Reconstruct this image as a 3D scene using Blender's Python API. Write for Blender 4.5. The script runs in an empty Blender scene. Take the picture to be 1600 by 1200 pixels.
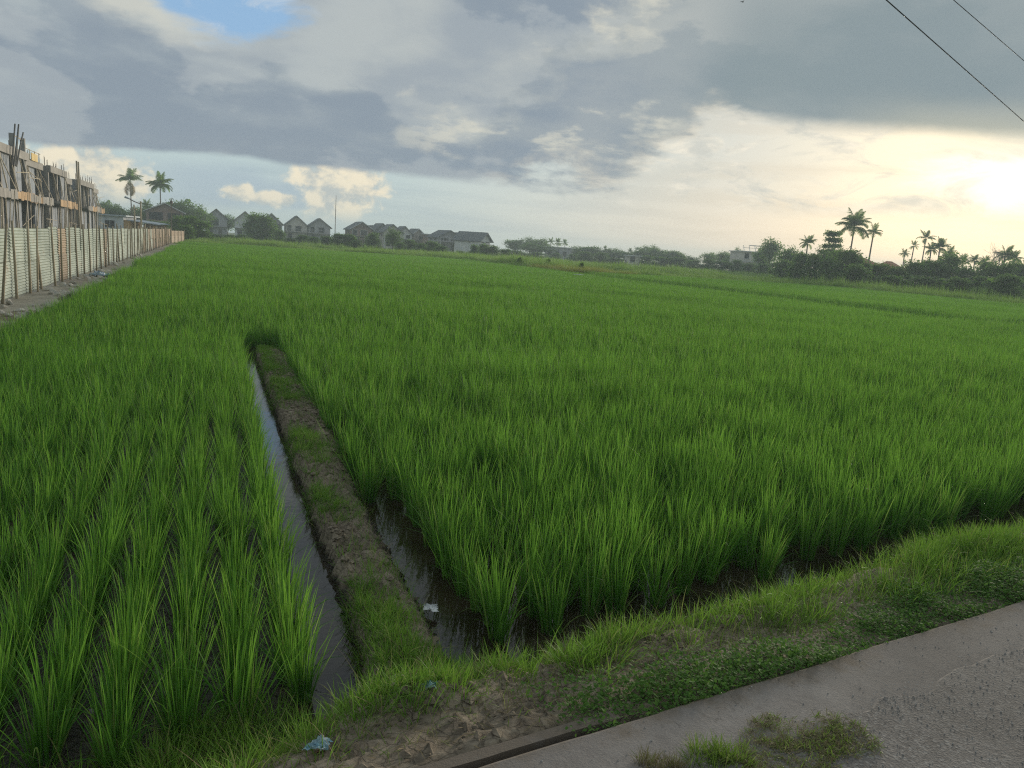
import bpy, bmesh, math, random
import numpy as np
from mathutils import Vector, Matrix

# ---------------------------------------------------------------- camera
SC = bpy.context.scene
COL = SC.collection
F, CX, CY, EYE = 1180.0, 800.0, 600.0, 2.1        # focal length and centre in photo pixels, eye height
ROLL, PITCH = math.radians(3.9), math.radians(10.09)
fwd = np.array([0, math.cos(PITCH), -math.sin(PITCH)])
r0 = np.array([1.0, 0, 0]); u0 = np.cross(r0, fwd)
CR = math.cos(ROLL) * r0 + math.sin(ROLL) * u0
CU = -math.sin(ROLL) * r0 + math.cos(ROLL) * u0
cam_d = bpy.data.cameras.new('camera'); cam = bpy.data.objects.new('camera', cam_d); COL.objects.link(cam)
cam_d.sensor_width = 36; cam_d.lens = F / 1600 * 36
cam_d.clip_start = 0.05; cam_d.clip_end = 6000
cam.matrix_world = Matrix(((CR[0], CU[0], -fwd[0], 0), (CR[1], CU[1], -fwd[1], 0), (CR[2], CU[2], -fwd[2], EYE), (0, 0, 0, 1)))
SC.camera = cam

# ---------------------------------------------------------------- sky
SUN_AZ, SUN_EL = math.radians(31.5), math.radians(7.0)
SUN = Vector((math.sin(SUN_AZ) * math.cos(SUN_EL), math.cos(SUN_AZ) * math.cos(SUN_EL), math.sin(SUN_EL)))
world = bpy.data.worlds.new('World'); SC.world = world; world.use_nodes = True
NT = world.node_tree; NT.nodes.clear()

class X:
    """a value in the node tree with arithmetic"""
    tree = NT
    def __init__(s, sock): s.s = sock
    @staticmethod
    def math(op, *a, clamp=False):
        n = X.tree.nodes.new('ShaderNodeMath'); n.operation = op; n.use_clamp = clamp
        for i, v in enumerate(a):
            if isinstance(v, X): X.tree.links.new(v.s, n.inputs[i])
            else: n.inputs[i].default_value = v
        return X(n.outputs[0])
    def __add__(s, o): return X.math('ADD', s, o)
    __radd__ = __add__
    def __sub__(s, o): return X.math('SUBTRACT', s, o)
    def __rsub__(s, o): return X.math('SUBTRACT', o, s)
    def __mul__(s, o): return X.math('MULTIPLY', s, o)
    __rmul__ = __mul__
    def __truediv__(s, o): return X.math('DIVIDE', s, o)
    def __pow__(s, o): return X.math('POWER', s, o)
def smooth(x, a, b, lo=0.0, hi=1.0):
    n = X.tree.nodes.new('ShaderNodeMapRange'); n.interpolation_type = 'SMOOTHSTEP'
    X.tree.links.new(x.s, n.inputs[0])
    for i, v in enumerate((a, b, lo, hi)):
        if isinstance(v, X): X.tree.links.new(v.s, n.inputs[i + 1])
        else: n.inputs[i + 1].default_value = v
    return X(n.outputs[0])
def vec(x, y, z=0.0):
    n = X.tree.nodes.new('ShaderNodeCombineXYZ')
    for i, v in enumerate((x, y, z)):
        if isinstance(v, X): X.tree.links.new(v.s, n.inputs[i])
        else: n.inputs[i].default_value = v
    return X(n.outputs[0])
def noise(v, scale=1.0, detail=8, rough=0.55, dist=0.0, lac=2.0):
    n = X.tree.nodes.new('ShaderNodeTexNoise'); X.tree.links.new(v.s, n.inputs['Vector'])
    n.inputs['Scale'].default_value = scale; n.inputs['Detail'].default_value = detail
    n.inputs['Roughness'].default_value = rough; n.inputs['Distortion'].default_value = dist
    n.inputs['Lacunarity'].default_value = lac
    return X(n.outputs[0])
def srgb(r, g, b):
    f = lambda c: (c / 255 / 12.92) if c <= 10 else ((c / 255 + 0.055) / 1.055) ** 2.4
    return (f(r), f(g), f(b), 1)
def mixc(fac, a, b, mode='MIX'):
    n = X.tree.nodes.new('ShaderNodeMix'); n.data_type = 'RGBA'; n.blend_type = mode
    if isinstance(fac, X): X.tree.links.new(fac.s, n.inputs[0])
    else: n.inputs[0].default_value = fac
    for i, v in ((6, a), (7, b)):
        if isinstance(v, X): X.tree.links.new(v.s, n.inputs[i])
        else: n.inputs[i].default_value = v
    return X(n.outputs[2])

tc = NT.nodes.new('ShaderNodeTexCoord')
sep = NT.nodes.new('ShaderNodeSeparateXYZ'); NT.links.new(tc.outputs['Generated'], sep.inputs[0])
dx, dy, dz = X(sep.outputs[0]), X(sep.outputs[1]), X(sep.outputs[2])
DEG = 180 / math.pi
el = X.math('ARCSINE', dz) * DEG
az = X.math('ARCTAN2', dx, dy) * DEG
zc = X.math('MAXIMUM', dz, 0.0)
den = zc + 0.17
P = vec(dx / den, dy / den, 0.0)
PS = vec(dx / den + SUN.x * 0.22, dy / den + SUN.y * 0.22, 0.0)      # one step towards the sun, for shading
A = vec(az * 0.1, el * 0.26, 3.7)                                    # low clouds seen edge-on
AF = vec(az * 0.055, el * 0.55, 9.1)                                 # thin flat streaks
dot = dx * SUN.x + dy * SUN.y + dz * SUN.z
ang = X.math('ARCCOSINE', X.math('MINIMUM', dot, 1.0)) * DEG         # degrees from the sun

skyt = NT.nodes.new('ShaderNodeTexSky'); skyt.sky_type = 'NISHITA'; skyt.sun_disc = False
skyt.sun_elevation = SUN_EL; skyt.sun_rotation = SUN_AZ
skyt.air_density = 1.0; skyt.dust_density = 1.5; skyt.ozone_density = 1.0
SKY_STRENGTH = 0.10
scl = NT.nodes.new('ShaderNodeVectorMath'); scl.operation = 'SCALE'; scl.inputs['Scale'].default_value = SKY_STRENGTH
NT.links.new(skyt.outputs[0], scl.inputs[0])
clear = X(scl.outputs[0])

# thin high veil that pales the clear strip under the cloud deck: turquoise away from the sun, cream towards it
warm = smooth(ang, 46, 12)
veil = mixc(warm, srgb(172, 188, 190), srgb(206, 200, 188))
veil = mixc(smooth(el, 1.5, 7.5) * 0.35, veil, srgb(164, 186, 194))
veil = mixc(smooth(ang, 18, 3) * 0.7, veil, srgb(238, 230, 204))
streak = noise(AF, 1.0, 7, 0.6)
veil = mixc(smooth(streak, 0.42, 0.66) * 0.6, veil, mixc(smooth(ang, 40, 12), srgb(150, 168, 178), srgb(188, 185, 175)))
low = mixc(0.93, clear, veil)
# small sunlit heaps and feathery tops in the strip
heap_n = noise(A, 1.35, 9, 0.56, 0.3)
fine_n = noise(A, 4.2, 6, 0.6, 0.2)
def blob(a0, e0, ra, re):
    x = (az - a0) / ra; y = (el - e0) / re
    return 1.0 - X.math('SQRT', x * x + y * y)
b1 = X.math('MAXIMUM', blob(-29.2, 2.6, 4.2, 2.6), X.math('MAXIMUM', blob(-13.4, 3.9, 3.9, 2.3), blob(-13.9, 2.2, 2.6, 2.4)))
b1 = X.math('MAXIMUM', b1, X.math('MAXIMUM', blob(-20.3, 2.5, 1.5, 0.9), blob(-17.9, 2.3, 2.6, 0.7)))
puff = noise(vec(az * 0.5, el * 0.56, 1.3), 1.5, 9, 0.55, 0.15)
heap = smooth(b1 * 1.5 + (puff - 0.5) * 1.9 + (fine_n - 0.5) * 0.8, 0.02, 0.62)
heapc = mixc(smooth(puff, 0.36, 0.60), srgb(172, 176, 172), srgb(226, 214, 188))
low = mixc(heap * smooth(el, 0.6, 2.4) * 0.95, low, heapc)
# grey shelf of cloud low on the left, behind the heaps
shelf = smooth(el - 1.7 + (heap_n - 0.5) * 1.6, -0.3, 0.4) * smooth(el - 3.9 + (heap_n - 0.5) * 2, 0.8, -0.6) * smooth(az, -30, -22) * smooth(az, -11, -15)
low = mixc(shelf * (1.0 - heap * 0.85) * 0.75, low, srgb(150, 166, 178))
# broken bright cloud between the deck and the sun
tear_n = noise(A, 2.0, 9, 0.62, 0.6)
brk = smooth(tear_n, 0.46, 0.62) * smooth(el, 3.2, 5.0) * smooth(az, 2, 12)
low = mixc(brk * 0.75, low, mixc(smooth(fine_n, 0.35, 0.7), srgb(186, 186, 178), srgb(236, 226, 206)))
low = mixc(smooth(ang, 8.0, 0.0) * smooth(tear_n, 0.2, 0.6) * 0.55, low, (0.86, 0.79, 0.61, 1))
glow = X.math('SQRT', (az - 32.0) * (az - 32.0) * 0.22 + (el - 6.3) * (el - 6.3) * 1.5)
low = mixc(smooth(glow + (tear_n - 0.5) * 6.0, 3.0, 0.0), low, (1.15, 1.10, 0.95, 1))

# the heavy cloud deck
tk = noise(P, 1.25, 8, 0.50, 0.1)
tks = noise(PS, 1.25, 8, 0.50, 0.1)
tf = noise(P, 3.0, 9, 0.60, 0.1)
ta = noise(vec(az * 0.10, el * 0.19, 5.5), 1.05, 9, 0.55, 0.2)      # heaps in the underside
lit = (tk - tks) * 2.4                                               # sunward flanks
edge0 = smooth(az, 6.0, 13.5, 4.75, 9.3) - smooth(az, 18, 34) * 1.0 - smooth(az, -22, -34) * 0.5
rag = smooth(az, -6, 4) * smooth(az, 19, 12)
wob = (heap_n - 0.5) * (0.9 + rag * 7.5) + (fine_n - 0.5) * (0.3 + rag * 2.2)
dd = el - edge0 + wob
deck = smooth(dd, -0.15, 0.4 + rag * 1.2 + smooth(az, 12, 18) * 0.7)
body = tk * 0.44 + tf * 0.12 + ta * 0.44 + smooth(dd, 5.5, 0.6) * smooth(az, 6, -3) * 0.11 - smooth(az, -6, -30) * smooth(dd, 5, 9) * 0.05 + smooth(az, 4, -8) * smooth(dd, 7.5, 3) * 0.03
dark = mixc(smooth(az, 4, 16), srgb(124, 136, 148), srgb(122, 135, 140))
pale = mixc(smooth(ang, 60, 20), srgb(153, 162, 166), srgb(158, 163, 162))
deckc = mixc(smooth(body - lit * 0.35, 0.61, 0.41) * (1.0 - smooth(az, 10, 16) * smooth(el, 22, 15) * 0.75), dark, pale)
mass = noise(vec(az * 0.06, el * 0.125, 21.3), 1.3, 9, 0.55, 0.1)
m1 = smooth(mass, 0.485, 0.535) * smooth(dd, 0.4, 2.0)
deckc = mixc(m1 * 0.55, mixc(smooth(mass, 0.49, 0.44) * smooth(az, 11, 5) * 0.25, deckc, srgb(182, 186, 184)), dark)
rimn = smooth(ta, 0.47, 0.40) * smooth(tf, 0.46, 0.60) * smooth(dd, 0.5, 2.5)
deckc = mixc(rimn * smooth(az, -14, -4) * (1.0 - smooth(az, 9, 13)) * 0.65, deckc, srgb(200, 197, 182))
# brighter torn fringe where the deck thins out
fr = smooth(dd, 2.6, 0.1) * (0.03 + rag * 0.97)
deckc = mixc(fr * smooth(tear_n, 0.40, 0.62) * 0.75, deckc, srgb(204, 196, 178))
deckc = mixc(smooth(ang, 13, 3) * smooth(dd, 3.2, 0.0) * 0.65, deckc, srgb(186, 182, 160))
# openings with blue behind, one of them in view at the top left
hole = X.math('MAXIMUM', blob(-21.3, 14.6, 6.2, 2.9), smooth(el, 20, 30) * smooth(tk, 0.42, 0.34) * 1.6 - 1.0)
holem = smooth(hole + (tf - 0.5) * 1.5, 0.10, 0.48)
cream = smooth(hole + blob(-27.5, 13.4, 7.0, 3.0) * 0.8 + (tf - 0.5) * 2.2, 0.0, 0.7)
deckc = mixc(cream * 0.75, deckc, srgb(190, 190, 180))
bluesky = mixc(0.8, clear, srgb(130, 168, 206))
bluesky = mixc(smooth(tear_n, 0.52, 0.70) * 0.7, bluesky, srgb(182, 190, 197))
deckc = mixc(holem, deckc, bluesky)
final = mixc(deck, low, deckc)
final = mixc(smooth(el, -0.5, -3.0), final, (0.10, 0.12, 0.09, 1))
bg = NT.nodes.new('ShaderNodeBackground'); NT.links.new(final.s, bg.inputs[0]); bg.inputs[1].default_value = 0.455
world.cycles.sampling_method = 'MANUAL'; world.cycles.sample_map_resolution = 512
wo = NT.nodes.new('ShaderNodeOutputWorld'); NT.links.new(bg.outputs[0], wo.inputs[0])

# ---------------------------------------------------------------- sun, exposure, render
sl = bpy.data.lights.new('sun', 'SUN'); sun = bpy.data.objects.new('sun', sl); COL.objects.link(sun)
sl.energy = 1.5; sl.angle = math.radians(14); sl.color = (1.0, 0.90, 0.74)
sun.rotation_euler = (-SUN).to_track_quat('-Z', 'Y').to_euler()
SC.view_settings.view_transform = 'Standard'; SC.view_settings.look = 'None'
SC.view_settings.exposure = 1.5; SC.view_settings.gamma = 1.0; SC.view_settings.use_curve_mapping = False
CY_ = SC.cycles
CY_.use_denoising = False
CY_.filter_width = 1.2
CY_.use_adaptive_sampling = False
CY_.max_bounces = 6; CY_.diffuse_bounces = 3; CY_.glossy_bounces = 3; CY_.transmission_bounces = 4
CY_.volume_bounces = 1; CY_.transparent_max_bounces = 8
CY_.sample_clamp_indirect = 4.0

# ---------------------------------------------------------------- helpers
rng = np.random.default_rng(7); random.seed(7)
HEAD = math.radians(-22)                                   # the paddies, fence and channel all run this way
D = np.array([math.sin(HEAD), math.cos(HEAD)]); V = np.array([D[1], -D[0]])
ROAD = math.radians(29.6)
RS = np.array([math.cos(ROAD), math.sin(ROAD)]); RN = np.array([-RS[1], RS[0]])
def uv(u, v): return np.array([u * D[0] + v * V[0], u * D[1] + v * V[1]])
def sn(s, n): return np.array([s * RS[0] + n * RN[0], s * RS[1] + n * RN[1]])
def ray(px, py): return fwd + CR * (px - CX) / F + CU * (CY - py) / F
def gp(px, py, z=0.0):
    r = ray(px, py); t = (z - EYE) / r[2]; return np.array([r[0] * t, r[1] * t])
def at(px, py, Y):
    r = ray(px, py); t = Y / r[1]; return np.array([r[0] * t, Y, EYE + r[2] * t])
def to_px(x, y, z):
    vx, vy, vz = x, y, z - EYE
    dpt = vx * fwd[0] + vy * fwd[1] + vz * fwd[2]
    return CX + F * (vx * CR[0] + vy * CR[1] + vz * CR[2]) / dpt, CY - F * (vx * CU[0] + vy * CU[1] + vz * CU[2]) / dpt, dpt
def hor(px): return 335.0 + math.tan(ROLL) * px
def sst(a, b, x):
    t = np.clip((x - a) / (b - a), 0, 1); return t * t * (3 - 2 * t)
def vnoise(x, y, seed=0):
    x = np.asarray(x, float); y = np.asarray(y, float)
    xi = np.floor(x).astype(np.int64); yi = np.floor(y).astype(np.int64); fx = x - xi; fy = y - yi
    fx = fx * fx * (3 - 2 * fx); fy = fy * fy * (3 - 2 * fy)
    def hsh(a, b):
        h = (a * 374761393 + b * 668265263 + seed * 974634777) & 0xffffffff
        h = ((h ^ (h >> 13)) * 1274126177) & 0xffffffff
        return ((h ^ (h >> 16)) & 0xffff) / 65535.0
    a = hsh(xi, yi); b = hsh(xi + 1, yi); c = hsh(xi, yi + 1); d = hsh(xi + 1, yi + 1)
    return (a * (1 - fx) + b * fx) * (1 - fy) + (c * (1 - fx) + d * fx) * fy
def fbm(x, y, sc=1.0, oc=4, seed=0):
    r = 0; amp = 0.5
    for i in range(oc):
        r = r + amp * (vnoise(np.asarray(x) * sc, np.asarray(y) * sc, seed + i) - 0.5); sc *= 2.03; amp *= 0.5
    return r * 2                                           # about -1..1

def tag(o, label=None, cat=None, group=None, kind=None):
    if label: o['label'] = label
    if cat: o['category'] = cat
    if group: o['group'] = group
    if kind: o['kind'] = kind
    return o
def link(name, me, m=None, parent=None, loc=None, rot=None, scale=None):
    o = bpy.data.objects.new(name, me); COL.objects.link(o)
    if me is not None and m is not None and not me.materials: me.materials.append(m)
    if parent is not None: o.parent = parent
    if loc is not None: o.location = loc
    if rot is not None: o.rotation_euler = rot
    if scale is not None: o.scale = scale
    return o
def empty(name, loc, rz=0.0, label=None, cat=None, group=None):
    o = bpy.data.objects.new(name, None); COL.objects.link(o); o.location = loc; o.rotation_euler = (0, 0, rz)
    o.empty_display_size = 0.2
    return tag(o, label, cat, group)
def mk(name, verts, quads=None, tris=None, rnd=None, smooth_=False):
    me = bpy.data.meshes.new(name)
    verts = np.ascontiguousarray(verts, np.float32).reshape(-1, 3)
    me.vertices.add(len(verts)); me.vertices.foreach_set('co', verts.ravel())
    q = np.zeros((0, 4), np.int32) if quads is None else np.asarray(quads, np.int32).reshape(-1, 4)
    t = np.zeros((0, 3), np.int32) if tris is None else np.asarray(tris, np.int32).reshape(-1, 3)
    idx = np.concatenate([q.ravel(), t.ravel()]).astype(np.int32)
    me.loops.add(len(idx)); me.loops.foreach_set('vertex_index', idx)
    st = np.concatenate([np.arange(len(q)) * 4, len(q) * 4 + np.arange(len(t)) * 3]).astype(np.int32)
    me.polygons.add(len(st)); me.polygons.foreach_set('loop_start', st)
    me.polygons.foreach_set('use_smooth', np.full(len(st), smooth_, bool))
    if rnd is not None:
        a = me.attributes.new('rnd', 'FLOAT', 'POINT'); a.data.foreach_set('value', np.asarray(rnd, np.float32))
    me.update(calc_edges=True)
    return me
class MB:
    """collects simple solids into one mesh"""
    def __init__(s): s.v = []; s.f = []
    def add(s, vs, fs):
        o = len(s.v); s.v += [tuple(p) for p in vs]; s.f += [tuple(i + o for i in f) for f in fs]; return s
    def box(s, x0, x1, y0, y1, z0, z1):
        return s.add([(x0, y0, z0), (x1, y0, z0), (x1, y1, z0), (x0, y1, z0), (x0, y0, z1), (x1, y0, z1), (x1, y1, z1), (x0, y1, z1)],
                     [(0, 3, 2, 1), (4, 5, 6, 7), (0, 1, 5, 4), (1, 2, 6, 5), (2, 3, 7, 6), (3, 0, 4, 7)])
    def tube(s, pts, rad, n=6, cap=True):
        pts = [Vector(p) for p in pts]
        if not hasattr(rad, '__len__'): rad = [rad] * len(pts)
        vs = []
        for i, p in enumerate(pts):
            t = (pts[min(i + 1, len(pts) - 1)] - pts[max(i - 1, 0)]).normalized()
            a = t.orthogonal().normalized() if abs(t.z) < 0.9 else Vector((1, 0, 0)).cross(t).normalized()
            b = t.cross(a)
            vs += [p + (a * math.cos(k * 2 * math.pi / n) + b * math.sin(k * 2 * math.pi / n)) * rad[i] for k in range(n)]
        fs = [(i * n + k, i * n + (k + 1) % n, (i + 1) * n + (k + 1) % n, (i + 1) * n + k) for i in range(len(pts) - 1) for k in range(n)]
        if cap: fs += [tuple(range(n - 1, -1, -1)), tuple((len(pts) - 1) * n + k for k in range(n))]
        return s.add(vs, fs)
    def mesh(s, name, smooth_=False):
        me = bpy.data.meshes.new(name); me.from_pydata(s.v, [], s.f)
        if smooth_: me.polygons.foreach_set('use_smooth', [True] * len(me.polygons))
        me.update(); return me
    def build(s, name, m, parent=None, loc=None, rot=None, smooth_=False):
        return link(name, s.mesh(name, smooth_), m, parent, loc, rot)

# ---------------------------------------------------------------- materials
def new_mat(name):
    m = bpy.data.materials.new(name); m.use_nodes = True; X.tree = m.node_tree; m.node_tree.nodes.clear()
    return m, m.node_tree
def out(nt, sh, disp=None):
    o = nt.nodes.new('ShaderNodeOutputMaterial'); nt.links.new(sh, o.inputs[0])
def gpos(nt, obj=False):
    if obj: return X(nt.nodes.new('ShaderNodeTexCoord').outputs['Object'])
    return X(nt.nodes.new('ShaderNodeNewGeometry').outputs['Position'])
def attr(nt, name):
    n = nt.nodes.new('ShaderNodeAttribute'); n.attribute_name = name; return X(n.outputs['Fac'])
def orand(nt): return X(nt.nodes.new('ShaderNodeObjectInfo').outputs['Random'])
def bump(nt, h, strength=0.4, dist=0.02):
    b = nt.nodes.new('ShaderNodeBump'); b.inputs['Strength'].default_value = strength; b.inputs['Distance'].default_value = dist
    nt.links.new(h.s, b.inputs['Height']); return b.outputs[0]
def prin(nt, col, rough=0.8, spec=0.3, normal=None):
    p = nt.nodes.new('ShaderNodeBsdfPrincipled')
    if isinstance(col, X): nt.links.new(col.s, p.inputs['Base Color'])
    else: p.inputs['Base Color'].default_value = (*col[:3], 1)
    if isinstance(rough, X): nt.links.new(rough.s, p.inputs['Roughness'])
    else: p.inputs['Roughness'].default_value = rough
    p.inputs['Specular IOR Level'].default_value = spec
    if normal is not None: nt.links.new(normal, p.inputs['Normal'])
    return p
def c4(c): return (*c, 1)
def plain(name, c1, c2, scale=2.0, rough=0.85, bs=0.3, bd=0.01, obj=True, spec=0.3, var=0.25):
    m, nt = new_mat(name); p = gpos(nt, obj)
    n1 = noise(p, scale, 6, 0.6); n2 = noise(p, scale * 7, 4, 0.6)
    col = mixc(smooth(n1 * 0.6 + n2 * 0.4, 0.35, 0.65), c4(c1), c4(c2))
    if var:
        g = 1.0 - var * 0.5 + orand(nt) * var
        col = mixc(1.0, col, vec(g, g, g), 'MULTIPLY')
    out(nt, prin(nt, col, rough, spec, bump(nt, n2, bs, bd)).outputs[0]); return m
def leaf_mat(name, c1, c2, c3=None, trans=0.3, patch=0.12, rough=0.6, spec=0.2, dry=None):
    """green blades: colour varies by blade, by plant and in broad patches across the field"""
    m, nt = new_mat(name)
    r = attr(nt, 'rnd'); o = orand(nt); p = gpos(nt)
    f = X.math('ADD', r * 0.5, o * 0.25 + noise(p, patch, 4, 0.55) * 1.0 - 0.38, clamp=True)
    col = mixc(f, c4(c1), c4(c2))
    if c3: col = mixc(smooth(r, 0.86, 0.97), col, c4(c3))
    pb = prin(nt, col, rough, spec)
    tr = nt.nodes.new('ShaderNodeBsdfTranslucent')
    tcol = mixc(0.5, col, (0.30, 0.56, 0.068, 1)) if trans else col
    nt.links.new(tcol.s, tr.inputs[0])
    ms = nt.nodes.new('ShaderNodeMixShader'); ms.inputs[0].default_value = trans
    nt.links.new(pb.outputs[0], ms.inputs[1]); nt.links.new(tr.outputs[0], ms.inputs[2])
    out(nt, ms.outputs[0]); return m

M = {}
M['rice'] = leaf_mat('rice_leaf', (0.036, 0.145, 0.018), (0.114, 0.318, 0.037), (0.26, 0.34, 0.09), 0.50)
M['grass'] = leaf_mat('verge_grass', (0.075, 0.19, 0.022), (0.21, 0.36, 0.045), (0.36, 0.32, 0.12), 0.3, 0.9)
M['grass2'] = leaf_mat('bund_grass', (0.085, 0.155, 0.022), (0.22, 0.30, 0.05), (0.34, 0.28, 0.13), 0.28, 1.3)
M['dry'] = leaf_mat('dry_grass', (0.15, 0.115, 0.06), (0.30, 0.235, 0.135), (0.16, 0.19, 0.06), 0.1, 1.5, 0.8, 0.1)
M['weed'] = leaf_mat('weed_leaf', (0.050, 0.125, 0.025), (0.105, 0.21, 0.040), (0.15, 0.23, 0.06), 0.3, 1.5, 0.75, 0.12)
M['meadow'] = leaf_mat('meadow_grass', (0.15, 0.26, 0.045), (0.30, 0.42, 0.09), (0.42, 0.42, 0.17), 0.35, 0.06)
M['yellow'] = leaf_mat('yellow_grass', (0.30, 0.28, 0.06), (0.42, 0.36, 0.10), None, 0.25, 0.3)
M['tree'] = leaf_mat('tree_leaf', (0.045, 0.090, 0.030), (0.105, 0.17, 0.050), (0.15, 0.19, 0.06), 0.45, 0.3, 0.7, 0.15)
M['tree2'] = leaf_mat('shrub_leaf', (0.045, 0.085, 0.026), (0.10, 0.155, 0.045), (0.17, 0.20, 0.07), 0.42, 0.3, 0.75, 0.12)
M['palm'] = leaf_mat('palm_leaf', (0.060, 0.100, 0.030), (0.130, 0.18, 0.05), (0.22, 0.20, 0.08), 0.45, 0.3)
M['deadfrond'] = plain('dead_frond', (0.30, 0.22, 0.11), (0.40, 0.30, 0.15), 3)
M['bark'] = plain('bark', (0.14, 0.115, 0.09), (0.24, 0.20, 0.16), 3.0)
M['bare'] = plain('bare_wood', (0.26, 0.22, 0.18), (0.36, 0.31, 0.26), 3.0)

def mud_mat():
    m, nt = new_mat('field_mud'); p = gpos(nt)
    sp = nt.nodes.new('ShaderNodeSeparateXYZ'); nt.links.new(p.s, sp.inputs[0]); z = X(sp.outputs[2])
    a = noise(p, 3.0, 6, 0.6); b = noise(p, 26.0, 6, 0.65); c = noise(p, 1.1, 4, 0.55)
    col = mixc(smooth(a * 0.5 + b * 0.5, 0.36, 0.66), c4((0.135, 0.105, 0.072)), c4((0.37, 0.30, 0.215)))
    col = mixc(smooth(c, 0.5, 0.68) * 0.55, col, c4((0.30, 0.235, 0.175)))
    vor = nt.nodes.new('ShaderNodeTexVoronoi'); vor.feature = 'DISTANCE_TO_EDGE'; vor.inputs['Scale'].default_value = 15.0
    wv = nt.nodes.new('ShaderNodeVectorMath'); wv.operation = 'ADD'; nt.links.new(p.s, wv.inputs[0])
    nt.links.new(vec(b * 0.05, a * 0.06).s, wv.inputs[1]); nt.links.new(wv.outputs[0], vor.inputs[0])
    crack = smooth(X(vor.outputs[0]), 0.0, 0.05)
    wet = smooth(z + (a - 0.5) * 0.06, 0.075, 0.02)
    wetc = mixc(smooth(b, 0.4, 0.65), c4((0.022, 0.016, 0.010)), c4((0.055, 0.042, 0.026)))
    col = mixc(wet, col, wetc)
    ro = smooth(wet, 0.0, 1.0, 0.92, 0.35)
    out(nt, prin(nt, col, ro, 0.4, bump(nt, b * 0.7 + crack * 0.5 + a * 0.4, 0.8, 0.02)).outputs[0]); return m
M['mud'] = mud_mat()
def water_mat():
    m, nt = new_mat('paddy_water'); p = gpos(nt)
    a = noise(p, 2.2, 3, 0.5); w = noise(p, 16.0, 3, 0.5, 0.5)
    col = mixc(smooth(a, 0.4, 0.6), c4((0.020, 0.015, 0.008)), c4((0.036, 0.027, 0.015)))
    b = prin(nt, col, 0.04, 0.5, bump(nt, w * 0.6 + a, 0.06, 0.03)); b.inputs['IOR'].default_value = 1.45
    out(nt, b.outputs[0]); return m
M['water'] = water_mat()
def ground_mat():
    m, nt = new_mat('far_ground'); p = gpos(nt)
    a = noise(p, 0.08, 5, 0.6); b = noise(p, 1.5, 5, 0.6)
    col = mixc(smooth(a * 0.6 + b * 0.4, 0.4, 0.6), c4((0.08, 0.12, 0.03)), c4((0.17, 0.18, 0.07)))
    out(nt, prin(nt, col, 0.95, 0.1).outputs[0]); return m
M['ground'] = ground_mat()
def road_mat(name, c1, c2, c3, speck, sc=9.0):
    m, nt = new_mat(name); p = gpos(nt)
    a = noise(p, 1.6, 6, 0.6); b = noise(p, sc, 6, 0.65); f = noise(p, 160.0, 3, 0.7); st = noise(p, 0.7, 4, 0.6, 0.6)
    col = mixc(smooth(a * 0.55 + b * 0.45, 0.38, 0.63), c4(c1), c4(c2))
    col = mixc(smooth(st, 0.52, 0.66) * 0.6, col, c4(c3))
    vo = nt.nodes.new('ShaderNodeTexVoronoi'); vo.inputs['Scale'].default_value = 110.0; nt.links.new(p.s, vo.inputs[0])
    rv = nt.nodes.new('ShaderNodeSeparateColor'); nt.links.new(vo.outputs['Color'], rv.inputs[0])
    g = X(rv.outputs[0])
    col = mixc(smooth(g, 0.72, 0.95) * speck, col, c4((0.42, 0.40, 0.37)))
    col = mixc(smooth(g, 0.22, 0.05) * speck, col, c4((0.06, 0.055, 0.05)))
    sp = nt.nodes.new('ShaderNodeSeparateXYZ'); nt.links.new(p.s, sp.inputs[0])
    nn_ = X(sp.outputs[0]) * float(RN[0]) + X(sp.outputs[1]) * float(RN[1])
    big = noise(p, 0.45, 5, 0.6, 0.3)
    col = mixc(smooth(big, 0.55, 0.42) * 0.45, col, c4((0.13, 0.115, 0.10)))
    col = mixc(smooth(nn_ + (b - 0.5) * 0.35 + (a - 0.5) * 0.3, 1.84, 1.98) * 0.75, col, c4((0.15, 0.115, 0.08)))      # washed-on soil
    ck = noise(p, 2.6, 8, 0.55, 0.9)
    line = smooth(X.math('ABSOLUTE', ck - 0.5), 0.0035, 0.0008) * smooth(a, 0.50, 0.60)
    col = mixc(line * 0.6, col, c4((0.05, 0.045, 0.04)))
    out(nt, prin(nt, col, 0.9, 0.25, bump(nt, f * 0.5 + b * 0.5 + X(vo.outputs[0]) * speck, 0.55, 0.008)).outputs[0]); return m
M['concrete'] = road_mat('road_concrete', (0.225, 0.198, 0.178), (0.30, 0.268, 0.242), (0.175, 0.152, 0.134), 0.12)
M['asphalt'] = road_mat('road_asphalt', (0.165, 0.147, 0.132), (0.25, 0.225, 0.203), (0.285, 0.258, 0.235), 0.40, 14.0)
M['stone'] = plain('stone', (0.26, 0.235, 0.20), (0.42, 0.39, 0.34), 9, 0.9, 0.5, 0.01, True, 0.2, 0.5)
M['pebble'] = plain('pebble', (0.24, 0.225, 0.205), (0.46, 0.435, 0.40), 30, 0.9, 0.2, 0.002, False, 0.2, 0)

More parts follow.
